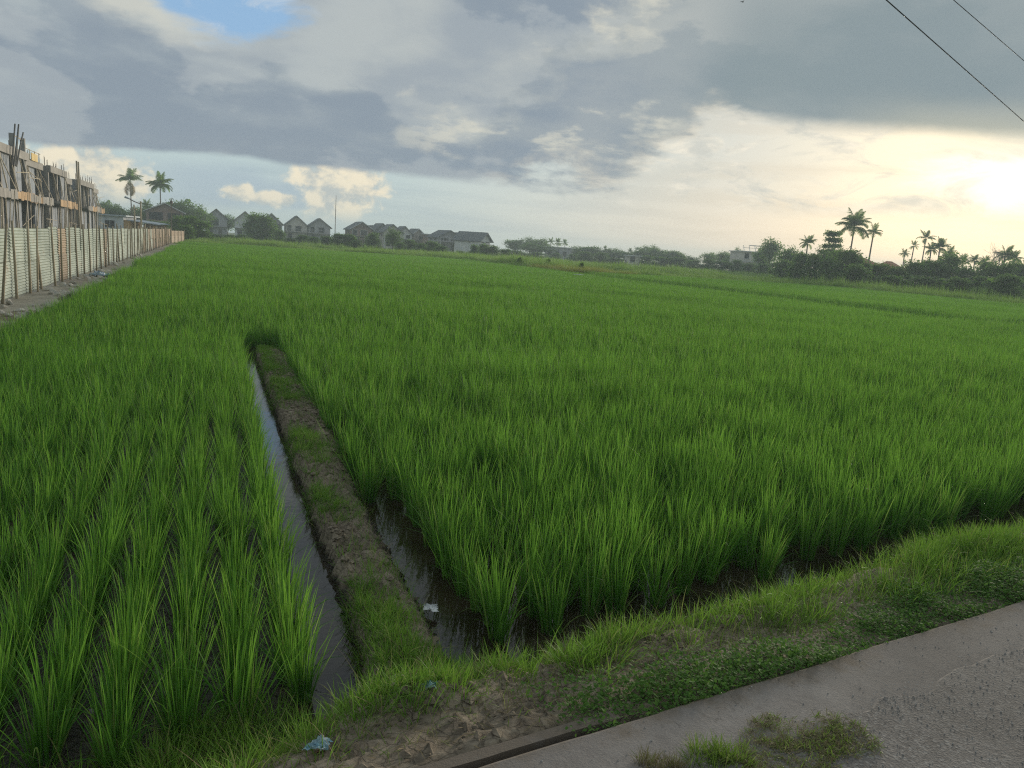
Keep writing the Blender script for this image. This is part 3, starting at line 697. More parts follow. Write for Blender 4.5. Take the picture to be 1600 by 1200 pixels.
pebbles('road_gravel', x, y, np.full(len(x), 0.427), 0.0012 + 0.0035 * rng.random(len(x)) ** 2.5)
s, n_, x, y = rand_sn(520, -0.4, 6, 1.64, 1.94)
pebbles('stray_gravel', x, y, np.full(len(x), 0.421), 0.001 + 0.0045 * rng.random(len(x)) ** 3)

u_ = rng.uniform(2.9, 14, 6000); v_ = rng.uniform(0.74, 1.22, 6000); x = u_ * D[0] + v_ * V[0]; y = u_ * D[1] + v_ * V[1]
s, n_, x2, y2 = rand_sn(1500, 0.2, 2.8, 2.1, 2.75); x = np.concatenate([x, x2]); y = np.concatenate([y, y2]); z = terrain(x, y)
k = (z > -0.02) & (rng.random(len(x)) < 0.25 + 0.9 * sst(-0.2, 0.4, fbm(x, y, 2.5, 3, 97))); x, y, z = x[k], y[k], z[k]
o = pebbles('soil_clods', x, y, z, 0.007 + 0.034 * rng.random(len(x)) ** 2.4); o.data.materials.clear(); o.data.materials.append(M['mud'])

# ---------------------------------------------------------------- stones and litter
def rock_mesh(seed, n=14, flat=0.7):
    rg = np.random.default_rng(seed); bm = bmesh.new(); bmesh.ops.create_icosphere(bm, subdivisions=2, radius=1)
    ks_ = [(Vector(rg.normal(0, 1, 3)).normalized(), rg.uniform(0.55, 0.95)) for _ in range(n)]
    for vt in bm.verts:
        for d_, c_ in ks_:
            e = vt.co.dot(d_) - c_
            if e > 0: vt.co -= d_ * e
        vt.co.z *= flat
    me = bpy.data.meshes.new('stone'); bm.to_mesh(me); bm.free(); return me
ROCK = [rock_mesh(i) for i in range(5)]
M['palestone'] = plain('pale_stone', (0.44, 0.40, 0.34), (0.60, 0.56, 0.49), 6, 0.9)
def stone(px, py, z, size, label, group=None, m='palestone'):
    p = gp(px, py, z); me = ROCK[int(rng.integers(5))].copy(); me.materials.clear()
    o = link('stone', me, M[m], None, (p[0], p[1], float(terrain(p[0], p[1])) + size * 0.3), (0, 0, rng.random() * 6), (size * 1.2, size, size * 0.9))
    return tag(o, label, 'stone', group)
stone(628, 1058, 0.2, 0.055, 'pale flat-faced stone on the bund beside the cyan plastic scrap')
stone(655, 1050, 0.2, 0.038, 'small brown stone lying against the pale flat-faced stone on the bund')
stone(1395, 888, 0.30, 0.04, 'lone grey stone half sunk in the verge grass above the weeds', None, 'stone')
def crumple(name, px, py, z, sx, sy, sz, m, label, cat, seed, zz=None):
    """a torn sheet folded and creased into a flattened heap"""
    rg = np.random.default_rng(seed); N_ = 17; g = np.linspace(-1, 1, N_); A_, B_ = np.meshgrid(g, g); rad = np.hypot(A_, B_)
    rid = lambda k, sc: 1 - np.abs(fbm(A_ + k, B_ - k, sc, 3, seed + k)) * 2.2
    zf = (0.5 * rid(1, 1.3) + 0.35 * rid(2, 2.7)) * np.clip(1.25 - rad * 0.7, 0.15, 1)
    X_ = A_ * (0.62 + 0.25 * fbm(A_, B_, 1.5, 3, seed + 5)) + 0.32 * fbm(A_, B_, 1.9, 3, seed + 7)
    Y_ = B_ * (0.62 + 0.25 * fbm(B_, A_, 1.5, 3, seed + 6)) + 0.32 * fbm(A_, B_, 1.9, 3, seed + 8)
    p = gp(px, py, z); X_ = X_ * sx * 1.5; Y_ = Y_ * sy * 1.5
    if zz is None: Z_ = terrain(X_ + p[0], Y_ + p[1]) + sz * (zf + 0.25) * 1.5; z0 = float(terrain(p[0], p[1]))
    else: Z_ = zz + sz * (zf + 0.2) * 1.5; z0 = zz
    Vt = np.stack([X_, Y_, Z_ - z0], -1); ii = np.arange(N_ * N_).reshape(N_, N_)
    q = np.stack([ii[:-1, :-1], ii[:-1, 1:], ii[1:, 1:], ii[1:, :-1]], -1).reshape(-1, 4)
    q = q[rg.random(len(q)) > 0.02]
    o = link(name, mk(name, Vt, q), m, None, (p[0], p[1], z0)); md = o.modifiers.new('thick', 'SOLIDIFY'); md.thickness = max(0.0012, sz * 0.03)
    return tag(o, label, cat)
def plastic(name, c1, c2):
    m, nt = new_mat(name); p = gpos(nt, True); a = noise(p, 28, 4, 0.6); b = noise(p, 9, 3, 0.5)
    out(nt, prin(nt, mixc(smooth(b, 0.4, 0.6), c4(c1), c4(c2)), 0.4, 0.5, bump(nt, a, 0.9, 0.01)).outputs[0]); return m
M['pl_blue'] = plastic('blue_white_plastic', (0.22, 0.42, 0.50), (0.55, 0.60, 0.60))
M['pl_cyan'] = plastic('cyan_plastic', (0.14, 0.33, 0.33), (0.30, 0.46, 0.44))
M['pl_white'] = plastic('white_plastic', (0.55, 0.56, 0.56), (0.74, 0.74, 0.72))
M['pl_deep'] = plastic('deep_blue_plastic', (0.10, 0.22, 0.34), (0.50, 0.55, 0.58))
crumple('plastic_wrapper', 497, 1178, 0.34, 0.042, 0.036, 0.045, M['pl_blue'], 'crumpled pale blue plastic wrapper in the verge grass', 'litter', 3)
crumple('plastic_scrap', 668, 1100, 0.30, 0.036, 0.026, 0.016, M['pl_cyan'], 'torn cyan plastic scrap caught under grass at the bund foot', 'litter', 5)
crumple('plastic_bag', 671, 941, 0.08, 0.048, 0.040, 0.022, M['pl_white'], 'crumpled white plastic bag at the waterline of the bund', 'litter', 8, 0.035)
M['brown'] = plain('brown_wrapper', (0.30, 0.14, 0.08), (0.40, 0.20, 0.12), 30)
crumple('brown_wrapper', 502, 1166, 0.36, 0.018, 0.014, 0.010, M['brown'], 'small brown wrapper resting on the crumpled blue plastic', 'litter', 12)
p = uv(30.6, -3.75)
crumple('plastic_bag', *to_px(p[0], p[1], 0.3)[:2], 0.3, 0.34, 0.28, 0.22, M['pl_deep'], 'bulging blue and white plastic bag on rubble by the sheet fence', 'litter', 21, 0.08)
p = at(905, 430, 61.5)
crumple('plastic_sheet', 905, 430, 0.45, 0.36, 0.2, 0.05, M['pl_white'], 'white plastic sheet lying on the rice by the yellow grass', 'litter', 31, 0.46)

# ---------------------------------------------------------------- sheet fence
FV = -4.5
def corrugated(name, L, Hh, pitch=0.076, amp=0.011, sub=6):
    nseg = int(Hh / pitch * sub); zz = np.linspace(0, Hh, nseg + 1); yy = amp * np.cos(zz / pitch * 2 * math.pi)
    vs2 = []; cols = 4
    for i in range(nseg + 1):
        for c_ in range(cols + 1): vs2.append((L * c_ / cols, yy[i] + 0.006 * math.sin(c_ * 1.7 + i * 0.13), zz[i]))
    qs = [(i * (cols + 1) + c_, i * (cols + 1) + c_ + 1, (i + 1) * (cols + 1) + c_ + 1, (i + 1) * (cols + 1) + c_) for i in range(nseg) for c_ in range(cols)]
    return mk(name, vs2, qs, smooth_=True)
def sheet_mat(name, c1, c2, rust):
    m, nt = new_mat(name); p = gpos(nt, True); o = orand(nt); w = gpos(nt)
    a = noise(w, 1.2, 6, 0.6); b = noise(w, 14, 5, 0.6)
    col = mixc(smooth(a, 0.35, 0.65), c4(c1), c4(c2)); g = 0.82 + o * 0.34
    col = mixc(1.0, col, vec(g, g, g), 'MULTIPLY')
    col = mixc(smooth(a * 0.5 + b * 0.5, 0.62 - rust, 0.74 - rust), col, c4((0.22, 0.115, 0.055)))
    pb = prin(nt, col, 0.5, 0.4); pb.inputs['Metallic'].default_value = 0.25
    out(nt, pb.outputs[0]); return m
M['sheet'] = sheet_mat('zinc_sheet', (0.25, 0.285, 0.245), (0.36, 0.40, 0.345), 0.06)
M['rusty'] = sheet_mat('rusty_sheet', (0.26, 0.20, 0.14), (0.32, 0.25, 0.18), 0.10)
M['post'] = plain('post_wood', (0.30, 0.245, 0.165), (0.43, 0.36, 0.26), 2.5, 0.85, 0.4, 0.01, False, 0.2, 0.5)
M['bamboo'] = plain('bamboo', (0.33, 0.275, 0.19), (0.46, 0.395, 0.29), 2.5, 0.7, 0.3, 0.01, False, 0.3, 0.5)
M['bamboo_pale'] = plain('pale_prop', (0.66, 0.61, 0.54), (0.62, 0.58, 0.50), 2.5, 0.8, 0.3, 0.01, False, 0.3, 0.3)
fa = math.atan2(D[1], D[0])
p0 = uv(14, FV)
fence = empty('site_fence', (p0[0], p0[1], 0.1), fa, 'long corrugated sheet metal fence with wooden posts along the building site', 'fence')
SH = {}
SHM = corrugated('sheet', 1.0, 0.86)
SHR = SHM.copy()
SHM.materials.append(M['sheet']); SHR.materials.append(M['rusty'])
PSM = MB().tube([(0, 0, 0), (0.006, 0.004, 0.5), (-0.004, 0.004, 1.0)], [0.034, 0.030, 0.026], 7).mesh('post', True); PSM.materials.append(M['post'])
uq = 14.0; posts = []
while uq < 99: posts.append(uq); uq += (1.55 + rng.normal(0, 0.14)) * (1.0 if uq < 62 else 1.25)
for i, u_ in enumerate(posts[:-1]):
    gap = posts[i + 1] - u_
    rusty = u_ > 67 or (u_ > 58 and i % 3 == 0) or i in (9, 16)
    for r_, z0 in ((0, 0.03), (1, 0.83)):
        link('sheet', SHR if rusty else SHM, None, fence, (u_ - 14 - 0.03, 0.010 * r_ + rng.normal(0, 0.012), z0 + rng.normal(0, 0.018)), (rng.normal(0, 0.012), rng.normal(0, 0.005), 0), (gap + 0.05, 1, 1))
for i, u_ in enumerate(posts):
    link('post', PSM, None, fence, (u_ - 14, -0.075 + rng.normal(0, 0.015), -0.18), (rng.normal(0.02, 0.02), rng.normal(0, 0.03), rng.random() * 6), (1, 1, 1.98 + abs(rng.normal(0, 0.10))))
    if rng.random() < 0.16:
        link('post', PSM, None, fence, (u_ - 14 + rng.uniform(0.2, 0.8), -0.09, -0.18), (0.02, rng.normal(0, 0.12), rng.random() * 6), (0.8, 0.8, 1.95))
wl = p = uv(99.2, FV)
ret = empty('brown_fence', (p[0], p[1], 0.1), fa - math.radians(9), 'short brown sheet fence continuing past the end of the long fence', 'fence')
for i in range(4):
    link('sheet', SHR, None, ret, (i * 1.9, 0, 0.05), None, (1.92, 1, 1)); link('sheet', SHR, None, ret, (i * 1.9, 0.01, 0.86), None, (1.92, 1, 0.72))
for i in range(5): link('post', PSM, None, ret, (i * 1.9, -0.06, -0.15), (0, rng.normal(0, 0.03), 0), (1, 1, 1.75))
# rubble at the foot of the fence
for i in range(90):
    u_ = 17.5 + 40 * rng.random() ** 1.7; v_ = rng.uniform(-4.35, -3.45); p = uv(u_, v_); sz = rng.uniform(0.05, 0.15)
    me = ROCK[i % 5]
    if not me.materials: me.materials.append(M['palestone'])
    tag(link('rubble_stone', me, None, None, (p[0], p[1], 0.10 + sz * 0.2), (rng.random(), rng.random(), rng.random() * 6), (sz * rng.uniform(1, 1.7), sz, sz * 0.8)),
        'pale broken rubble stone on the dirt strip below the sheet fence', 'rubble', 'rubble stones along the foot of the fence')

# ---------------------------------------------------------------- unfinished townhouses
M['block'] = plain('grey_block', (0.24, 0.26, 0.29), (0.33, 0.35, 0.375), 1.0, 0.95, 0.4, 0.01, False, 0.15, 0.2)
M['cast'] = plain('cast_concrete', (0.25, 0.235, 0.215), (0.35, 0.33, 0.30), 1.0, 0.95, 0.4, 0.01, False, 0.15, 0.2)
M['form'] = plain('formwork_board', (0.32, 0.215, 0.12), (0.43, 0.30, 0.18), 2.0, 0.8, 0.3, 0.01, False, 0.2, 0.7)
M['steel'] = plain('rusty_steel', (0.14, 0.10, 0.08), (0.22, 0.16, 0.12), 4)
M['darkin'] = plain('raw_render', (0.15, 0.15, 0.155), (0.22, 0.22, 0.225), 1.0, 0.95)
PROP = MB().tube([(0, 0, 0), (0.01, 0.008, 0.45), (-0.006, 0, 1)], [0.042, 0.038, 0.032], 6).mesh('prop', True); PROP.materials.append(M['bamboo'])
PROP2 = PROP.copy(); PROP2.materials.clear(); PROP2.materials.append(M['bamboo_pale'])
def pole(parent, a, b, r=1.0, name='bamboo_pole', pale=False):
    a = Vector(a); b = Vector(b); d_ = b - a
    return link(name, PROP2 if pale else PROP, None, parent, a, d_.to_track_quat('Z', 'Y').to_euler(), (r, r, d_.length))
def townhouse(u0, u1, label, top, bays, seed, back=0.0):
    rg = np.random.default_rng(seed); p = uv(u0, -13.5 - back); L = u1 - u0
    t = empty('unfinished_townhouse', (p[0], p[1], 0.05), fa, label, 'building', 'unfinished townhouses behind the sheet fence')
    # local x along the row, local -y towards the field
    z1, z2 = 3.35, top - 0.55
    MB().box(0, L, -0.3, 8, 0, 0.16).build('ground_slab', M['cast'], t)
    MB().box(0, L, -0.95, 8, z1, z1 + 0.18).build('floor_slab', M['cast'], t)
    MB().box(0, L, -0.15, 8, top - 0.2, top - 0.02).build('roof_slab', M['cast'], t)
    MB().box(0.02, L - 0.02, -0.32, 0.02, z2, top + 0.03).build('roof_beam', M['cast'], t)
    MB().box(0.05, L - 0.05, 7.7, 7.95, 0.16, top - 0.2).build('back_wall', M['darkin'], t)
    nb = bays; w = L / nb
    for i in range(nb + 1):
        x = min(max(i * w, 0.14), L - 0.14)
        for (za, zb) in ((0.16, z1), (z1 + 0.18, top - 0.2)):
            MB().box(x - 0.1, x + 0.1, 0.22, 7.7, za, zb).build('party_wall', M['block'], t)
            MB().box(x - 0.17, x + 0.17, -0.12, 0.215, za, zb).build('column', M['cast'], t)
        mb = MB()
        for (a, b) in ((-0.1, -0.05), (0.1, -0.05), (-0.1, 0.15), (0.1, 0.15)):
            h_ = rg.uniform(0.4, 0.9); mb.tube([(x + a, b, top), (x + a * 1.2, b, top + h_)], 0.016, 4)
        mb.build('starter_bars', M['steel'], t)
    for i in range(nb):
        xa, xb = i * w + 0.2, (i + 1) * w - 0.2
        # partly walled front
        if rg.random() < 0.95:
            ww = (xb - xa) * rg.uniform(0.5, 0.7); s0 = xa if rg.random() < 0.5 else xb - ww
            MB().box(s0, s0 + ww, -0.05, 0.12, 0.16, z1).build('front_wall', M['block'], t)
        if rg.random() < 0.95:
            ww = (xb - xa) * rg.uniform(0.5, 0.7); s0 = xa if rg.random() < 0.5 else xb - ww
            MB().box(s0, s0 + ww, -0.05, 0.12, z1 + 0.18, z2).build('front_wall', M['block'], t)
        # formwork of the floor edge, board by board
        x = xa - 0.2; timber = rg.random() < 0.42
        while x < xb + 0.15:
            bw = rg.uniform(0.55, 1.1); o = MB().box(x, min(x + bw - 0.02, (i + 1) * w), -1.0 - rg.uniform(0.0, 0.04), -0.955, z1 - 0.22 + rg.normal(0, 0.03), z1 + 0.36 + rg.normal(0, 0.06)).build('formwork_board' if timber else 'slab_edge', M['form'] if timber else M['cast'], t); x += bw
        # props of bamboo under floor and roof
        for k in range(int(w * 0.95)):
            x = rg.uniform(xa, xb); y = rg.choice([-0.9, -0.7, -0.4, 0.9]); pole(t, (x, y, 0.0), (x + rg.normal(0, 0.12), y + rg.normal(0, 0.1), z1 - 0.05), rg.uniform(0.8, 1.2), 'prop', rg.random() < 0.22)
        for k in range(int(w * 0.95)):
            x = rg.uniform(xa, xb); y = rg.choice([-0.8, -0.5, -0.3, 0.8]); pole(t, (x, y, z1 + 0.18), (x + rg.normal(0, 0.16), min(y, 0.2) * 0.5 + rg.normal(0, 0.1), z2 - 0.02), rg.uniform(0.8, 1.2), 'prop', rg.random() < 0.28)
        # raking and level poles of the scaffold
        if rg.random() < 0.4: pole(t, (xa, -1.25, 0), (xa + w * 0.55, -1.15, z1 + 0.3), 0.8)
        if rg.random() < 0.4: pole(t, (xb, -1.0, z1 + 0.3), (xb - w * 0.45, -0.35, z2), 0.9)
        if rg.random() < 0.5: pole(t, (xa - 0.2, -1.2, 1.75 + rg.normal(0, 0.3)), (xb + 0.2, -1.2, 1.8 + rg.normal(0, 0.2)), 0.7)
        if rg.random() < 0.6: pole(t, (xa - 0.2, -1.0, 5.0 + rg.normal(0, 0.3)), (xb + 0.2, -1.0, 5.05 + rg.normal(0, 0.2)), 0.7)
    return t
TH = [(53.5, 68.8, 'unfinished concrete townhouse topped by long leaning dark poles', 6.7, 4, 1, -0.3),
      (69.3, 78.6, 'unfinished townhouse with a yellow board leaning on its roof edge', 6.6, 2, 2, 0.5),
      (78.9, 87.4, 'unfinished townhouse with two tall bamboo uprights rising above its roof', 6.55, 2, 3, 0.0),
      (88.4, 96.2, 'unfinished townhouse between the bamboo uprights and the two end shells', 6.25, 2, 4, 0.9),
      (96.9, 107.6, 'second unfinished townhouse from the white site hut', 6.4, 3, 5, 0.2),
      (108.2, 117.0, 'unfinished townhouse shell closest to the white site hut', 6.15, 2, 6, 0.9)]
T_ = [townhouse(*a) for a in TH]
M['dpole'] = plain('dark_pole', (0.10, 0.095, 0.09), (0.16, 0.15, 0.14), 4)
for k, (xa, xb, zt) in enumerate(((8.4, 9.3, 8.2), (8.9, 10.4, 8.3), (9.5, 10.2, 7.9), (9.7, 11.7, 7.9))):
    MB().tube([(xa, -0.6, 5.4), ((xa + xb) / 2, -0.65, 6.8), (xb, -0.7, zt)], 0.05, 6).build('leaning_pole', M['dpole'], T_[0])
MB().box(4.2, 6.6, -0.42, -0.36, 6.55, 7.15).build('board', plain('yellow_board', (0.52, 0.38, 0.16), (0.60, 0.46, 0.22), 2), T_[1])
for x in (6.6, 7.7): MB().tube([(x, -1.5, 0), (x + 0.05, -1.45, 4), (x, -1.4, 7.6)], [0.10, 0.09, 0.07], 7).build('upright', M['bamboo'], T_[2])
for x in (1.5, 3.5, 5.5, 7.2): MB().tube([(x, -0.4, 6.5), (x, -0.4, 7.35)], 0.035, 5).build('rail_post', M['bamboo'], T_[1])
MB().tube([(1.0, -0.4, 7.3), (7.6, -0.42, 7.28)], 0.03, 5).build('rail', M['bamboo'], T_[1])
for x in (11.2, 14.6): MB().box(x, x + 0.3, -0.2, 0.1, 6.78, 7.75).build('roof_column', M['cast'], T_[0])
MB().tube([(11.3, -0.05, 7.7), (14.8, -0.05, 7.6)], 0.04, 5).build('rail', M['bamboo'], T_[0])

# ---------------------------------------------------------------- site hut, poles, mast
M['white'] = plain('white_wall', (0.60, 0.62, 0.64), (0.72, 0.74, 0.75), 0.8, 0.9, 0.1, 0.01, False, 0.2, 0.1)
M['glass'] = plain('dark_glass', (0.018, 0.020, 0.026), (0.032, 0.035, 0.042), 0.5, 0.45, 0.0, 0.01, False, 0.15, 0.3)
M['orange'] = plain('ochre_board', (0.46, 0.27, 0.10), (0.55, 0.34, 0.15), 1.0)
M['greyroof'] = plain('grey_sheet_roof', (0.36, 0.40, 0.44), (0.46, 0.50, 0.53), 1.0, 0.6)
Y = 118.0; a = at(163, 361, Y); b = at(193, 361, Y)
hut = empty('site_hut', (a[0], Y, 0.05), 0.0, 'small white site hut with flat roof behind the sheet fence', 'hut')
hw = b[0] - a[0]
MB().box(-1.6, hw, 0, 4, 0, 3.0).build('wall', M['white'], hut)
MB().box(-1.9, hw + 0.7, -0.5, 4.2, 3.003, 3.18).build('roof', M['greyroof'], hut)
wn = MB().box(0.15, 0.85, -0.04, 0.0, 1.2, 2.3).build('window', M['glass'], hut)
MB().box(0.05, 0.95, -0.06, -0.041, 1.1, 1.19).build('sill', M['white'], wn)
wn = MB().box(0.95, 1.6, -0.04, 0.0, 1.2, 2.3).build('window', M['glass'], hut)
c = at(197, 361, Y)
MB().box(hw + 0.02, hw + 1.05, 0.1, 3.6, 0, 2.5).build('side_panel', M['orange'], hut)
sh = empty('open_shed', (c[0] + 0.7, Y + 0.6, 0.05), 0.0, 'low open shed with a pale lean-to roof beside the white site hut', 'shed')
MB().add([(-0.6, -0.6, 2.45), (4.3, -0.6, 2.05), (4.3, 3.2, 2.2), (-0.6, 3.2, 2.6), (-0.6, -0.6, 2.57), (4.3, -0.6, 2.17), (4.3, 3.2, 2.32), (-0.6, 3.2, 2.72)],
         [(0, 3, 2, 1), (4, 5, 6, 7), (0, 1, 5, 4), (1, 2, 6, 5), (2, 3, 7, 6), (3, 0, 4, 7)]).build('roof', M['greyroof'], sh)
for x in (0.6, 2.2, 3.9): MB().tube([(x, -0.3, 0), (x, -0.3, 2.08)], 0.06, 6).build('post', M['bamboo'], sh)
MB().box(0.4, 4.0, 2.6, 2.75, 0, 2.15).build('back_wall', M['orange'], sh)
MB().box(3.2, 4.0, -0.2, -0.12, 0, 1.9).build('panel', M['orange'], sh)
pu = uv(63.5, -4.9)
lp = empty('lamp_pole', (pu[0], pu[1], 0.0), 0, 'tall wooden pole with a slanted lamp arm rising behind the fence', 'lamp pole')
MB().tube([(0, 0, 0), (0.02, 0, 2.0), (0, 0, 3.75)], [0.08, 0.07, 0.06], 8).build('pole', M['bamboo'], lp)
MB().tube([(0, 0, 3.55), (-0.5, -0.05, 3.72), (-0.85, -0.1, 3.9)], 0.035, 6).build('arm', M['steel'], lp)
MB().tube([(-0.8, -0.1, 3.88), (-1.1, -0.12, 3.98)], [0.05, 0.08], 6).build('lamp_head', M['greyroof'], lp)
pu = uv(63.0, -5.3)
p2_ = empty('wooden_pole', (pu[0], pu[1], 0.0), 0, 'plain wooden pole without lamp standing close beside the lamp pole', 'pole')
MB().tube([(0, 0, 0), (0.03, 0, 1.8), (0.0, 0, 3.45)], [0.065, 0.06, 0.05], 8).build('shaft', M['bamboo'], p2_)
MB().box(-0.2, 0.2, -0.04, 0.04, 3.1, 3.17).build('cross_piece', M['bamboo'], p2_)
q = at(267, 310, 104.0)
p3_ = empty('utility_pole', (q[0], 104.0, 0.0), 0, 'slim grey utility pole at the end of the long fence', 'utility pole')
MB().tube([(0, 0, 0), (0.03, 0, 3), (0.05, 0, q[2])], [0.09, 0.08, 0.06], 8).build('shaft', M['bark'], p3_)
MB().box(-0.12, 0.22, -0.06, 0.06, q[2] - 0.7, q[2] - 0.3).build('insulator', M['steel'], p3_)
q = at(525, 305, 232.0)
ms_ = empty('mast', (q[0], 232, 0), 0, 'tall thin mast in the gap between the gabled houses', 'mast')
MB().tube([(0, 0, 0), (0, 0, q[2] * 0.6), (0.05, 0, q[2])], [0.13, 0.10, 0.06], 6).build('shaft', M['steel'], ms_)
MB().box(-0.4, 0.4, -0.4, 0.4, 0, 0.5).build('footing', M['cast'], ms_)

# ---------------------------------------------------------------- gabled houses
def wallm(name, c): return plain(name, tuple(k * 0.86 for k in c), tuple(min(1, k * 1.1) for k in c), 0.5, 0.92, 0.2, 0.01, False, 0.2, 0.1)
M['w_grey'] = wallm('grey_render', (0.44, 0.43, 0.45)); M['w_white'] = wallm('white_render', (0.78, 0.77, 0.75)); M['w_red'] = wallm('red_brown_wall', (0.33, 0.225, 0.195)); M['w_tan'] = wallm('tan_wall', (0.43, 0.37, 0.33)); M['w_cream'] = wallm('cream_wall', (0.66, 0.61, 0.54))
M['r_slate'] = plain('slate_roof', (0.085, 0.092, 0.105), (0.13, 0.14, 0.155), 1.5, 0.8, 0.3, 0.02, False, 0.3, 0.15)
M['r_brown'] = plain('brown_roof', (0.12, 0.105, 0.095), (0.18, 0.16, 0.14), 1.5, 0.8, 0.3, 0.02, False, 0.3, 0.15)
M['r_red'] = plain('red_tile_roof', (0.36, 0.13, 0.065), (0.48, 0.19, 0.09), 1.5, 0.8, 0.3, 0.02, False, 0.3, 0.15)
M['trim'] = plain('white_trim', (0.55, 0.56, 0.56), (0.66, 0.66, 0.66), 1.0, 0.8, 0.1, 0.01, False, 0.2, 0.1)
def house(px, Y, w, dep, apex_px, eave, rz, wall, roof, label, opts='', name='gabled_house', group='gabled houses across the field'):
    """gable end faces local -y"""
    c_ = at(px, hor(px), Y); top = at(px, apex_px, Y)[2]
    t = empty(name, (c_[0], Y, 0.05), math.radians(rz), label, 'house', group)
    h = w / 2; ov = 0.55; sl = (top - eave) / h
    MB().add([(-h, 0, 0), (h, 0, 0), (h, 0, eave), (0, 0, top - 0.2), (-h, 0, eave), (-h, dep, 0), (h, dep, 0), (h, dep, eave), (0, dep, top - 0.2), (-h, dep, eave)],
             [(0, 1, 2, 3, 4), (6, 5, 9, 8, 7), (0, 5, 6, 1), (1, 6, 7, 2), (5, 0, 4, 9), (2, 7, 8, 3), (4, 3, 8, 9)]).build('wall', M[wall], t)
    for sg in (-1, 1):
        x1 = sg * (h + ov); z1_ = eave - sl * ov * 0.9
        vs3 = [(0, -0.7, top - 0.18), (x1, -0.7, z1_ + 0.02), (x1, dep + 0.5, z1_ + 0.02), (0, dep + 0.5, top - 0.18)]
        vs3 += [(a_[0], a_[1], a_[2] + 0.2) for a_ in vs3]
        fs = [(0, 1, 2, 3), (7, 6, 5, 4), (0, 4, 5, 1), (1, 5, 6, 2), (2, 6, 7, 3), (3, 7, 4, 0)]
        if sg > 0: fs = [tuple(reversed(f)) for f in fs]
        rf = MB().add(vs3, fs).build('roof_slope', M[roof], t)
        MB().tube([(0, -0.73, top - 0.12), (x1, -0.73, z1_ + 0.1)], 0.11, 4).build('barge_board', M['trim' if 't' in opts else roof], rf)
    def win(x0, x1, z0, z1_):
        wd = MB().box(x0, x1, -0.06, -0.003, z0, z1_).build('window', M['glass'], t)
        fm = MB(); fm.box(x0 - 0.1, x0, -0.1, 0, z0, z1_).box(x1, x1 + 0.1, -0.1, 0, z0, z1_).box(x0 - 0.1, x1 + 0.1, -0.1, 0, z1_, z1_ + 0.1)
        fm.build('frame', M['trim' if 'f' in opts else wall], wd)
    up = 3.0
    if 'c' in opts: win(-0.65, 0.65, up + 0.1, eave - 0.1)
    if 'l' in opts: win(-h + 0.5, -h + 1.7, up + 0.1, eave - 0.15); win(-0.3, 1.5, up + 0.1, eave - 0.2)
    if 'w' in opts: win(-h + 0.5, -0.4, up + 0.2, eave - 0.2); win(0.5, h - 0.5, up + 0.2, eave - 0.2)
    if 'r' in opts: win(0.3, h - 0.5, up + 0.1, eave - 0.2)
    win(-h + 0.7, -h + 2.0, 0.6, 2.3)
    MB().box(0.6, 1.6, -0.05, -0.002, 0, 2.2).build('door', M['r_brown'], t)
    MB().box(-h - 0.15, h + 0.15, -1.3, -0.002, 2.72, 2.88).build('balcony', M['cast'], t)
    if 'b' in opts:
        mb = MB(); k = -h
        while k <= h + 0.01: mb.tube([(k, -1.25, 2.88), (k, -1.25, 3.8)], 0.04, 4); k += 0.9
        mb.tube([(-h, -1.25, 3.8), (h, -1.25, 3.8)], 0.05, 4); mb.build('railing', M['trim'], t)
    if 'p' in opts:
        for x in (-h + 0.1, h - 0.1): MB().box(x - 0.12, x + 0.12, -1.2, -0.96, 0, 2.715).build('pillar', M['trim'], t)
    # side windows on both long walls
    for sg in (-1, 1):
        for y0 in (dep * 0.2, dep * 0.6):
            MB().box(min(sg * h, sg * (h + 0.05)), max(sg * h, sg * (h + 0.05)), y0, y0 + 1.5, 3.2, eave - 0.3).build('side_window', M['glass'], t)
    return t
house(258, 165, 7.2, 9, 317, 5.0, 24, 'w_red', 'r_brown', 'brown gabled house half hidden by trees behind the two palms', 'wt')
house(338, 225, 5.9, 9, 326, 5.2, 21, 'w_grey', 'r_brown', 'grey gabled house with one dark centre window beside the dense trees', 'cf')
house(383, 228, 5.8, 9, 330, 5.1, 20, 'w_white', 'r_brown', 'white-walled gabled house partly behind the tall dark shrub clump', 'r')
house(424, 230, 6.2, 9, 333, 4.9, 20, 'w_grey', 'r_slate', 'gabled house whose lower front the tall dark shrub clump covers', 'rt')
house(463, 236, 6.4, 9, 337, 4.9, 20, 'w_cream', 'r_slate', 'pale gabled house next but one to the thin mast', 'lb')
house(499, 238, 6.5, 9, 341, 4.9, 20, 'w_grey', 'r_slate', 'grey gabled house directly beside the thin mast', 'lb')
house(565, 215, 6.2, 8, 346.5, 4.7, 24, 'w_red', 'r_slate', 'red-brown gabled house with paired tall windows past the mast', 'lft')
house(581, 236, 5.4, 7, 352, 4.9, 22, 'w_grey', 'r_slate', 'grey house tucked behind the red-brown gabled house', 'c')
house(597, 224, 5.0, 7, 349, 4.6, 26, 'w_white', 'r_slate', 'white house with stepped double ridge next to the red-brown house', 'wp')
house(613, 217, 5.2, 7, 350.5, 4.6, 24, 'w_cream', 'r_slate', 'cream house with a shrub before it joined to the white stepped house', 'cp')
house(632, 222, 4.2, 7, 353.5, 4.3, 22, 'w_white', 'r_slate', 'narrow white house with white corner posts in the terrace', 'rp')
house(653, 228, 4.2, 7, 357.5, 4.3, 26, 'w_tan', 'r_slate', 'small tan house with pale verge boards in the terrace', 'rt')
house(702, 205, 6.4, 7, 360, 4.0, 30, 'w_grey', 'r_slate', 'dark grey house with white railings beside the long-roofed house', 'wpb')
house(722, 214, 5.0, 6, 363.5, 4.0, 26, 'w_grey', 'r_slate', 'small grey annexe behind the dark grey railed house', 'c')
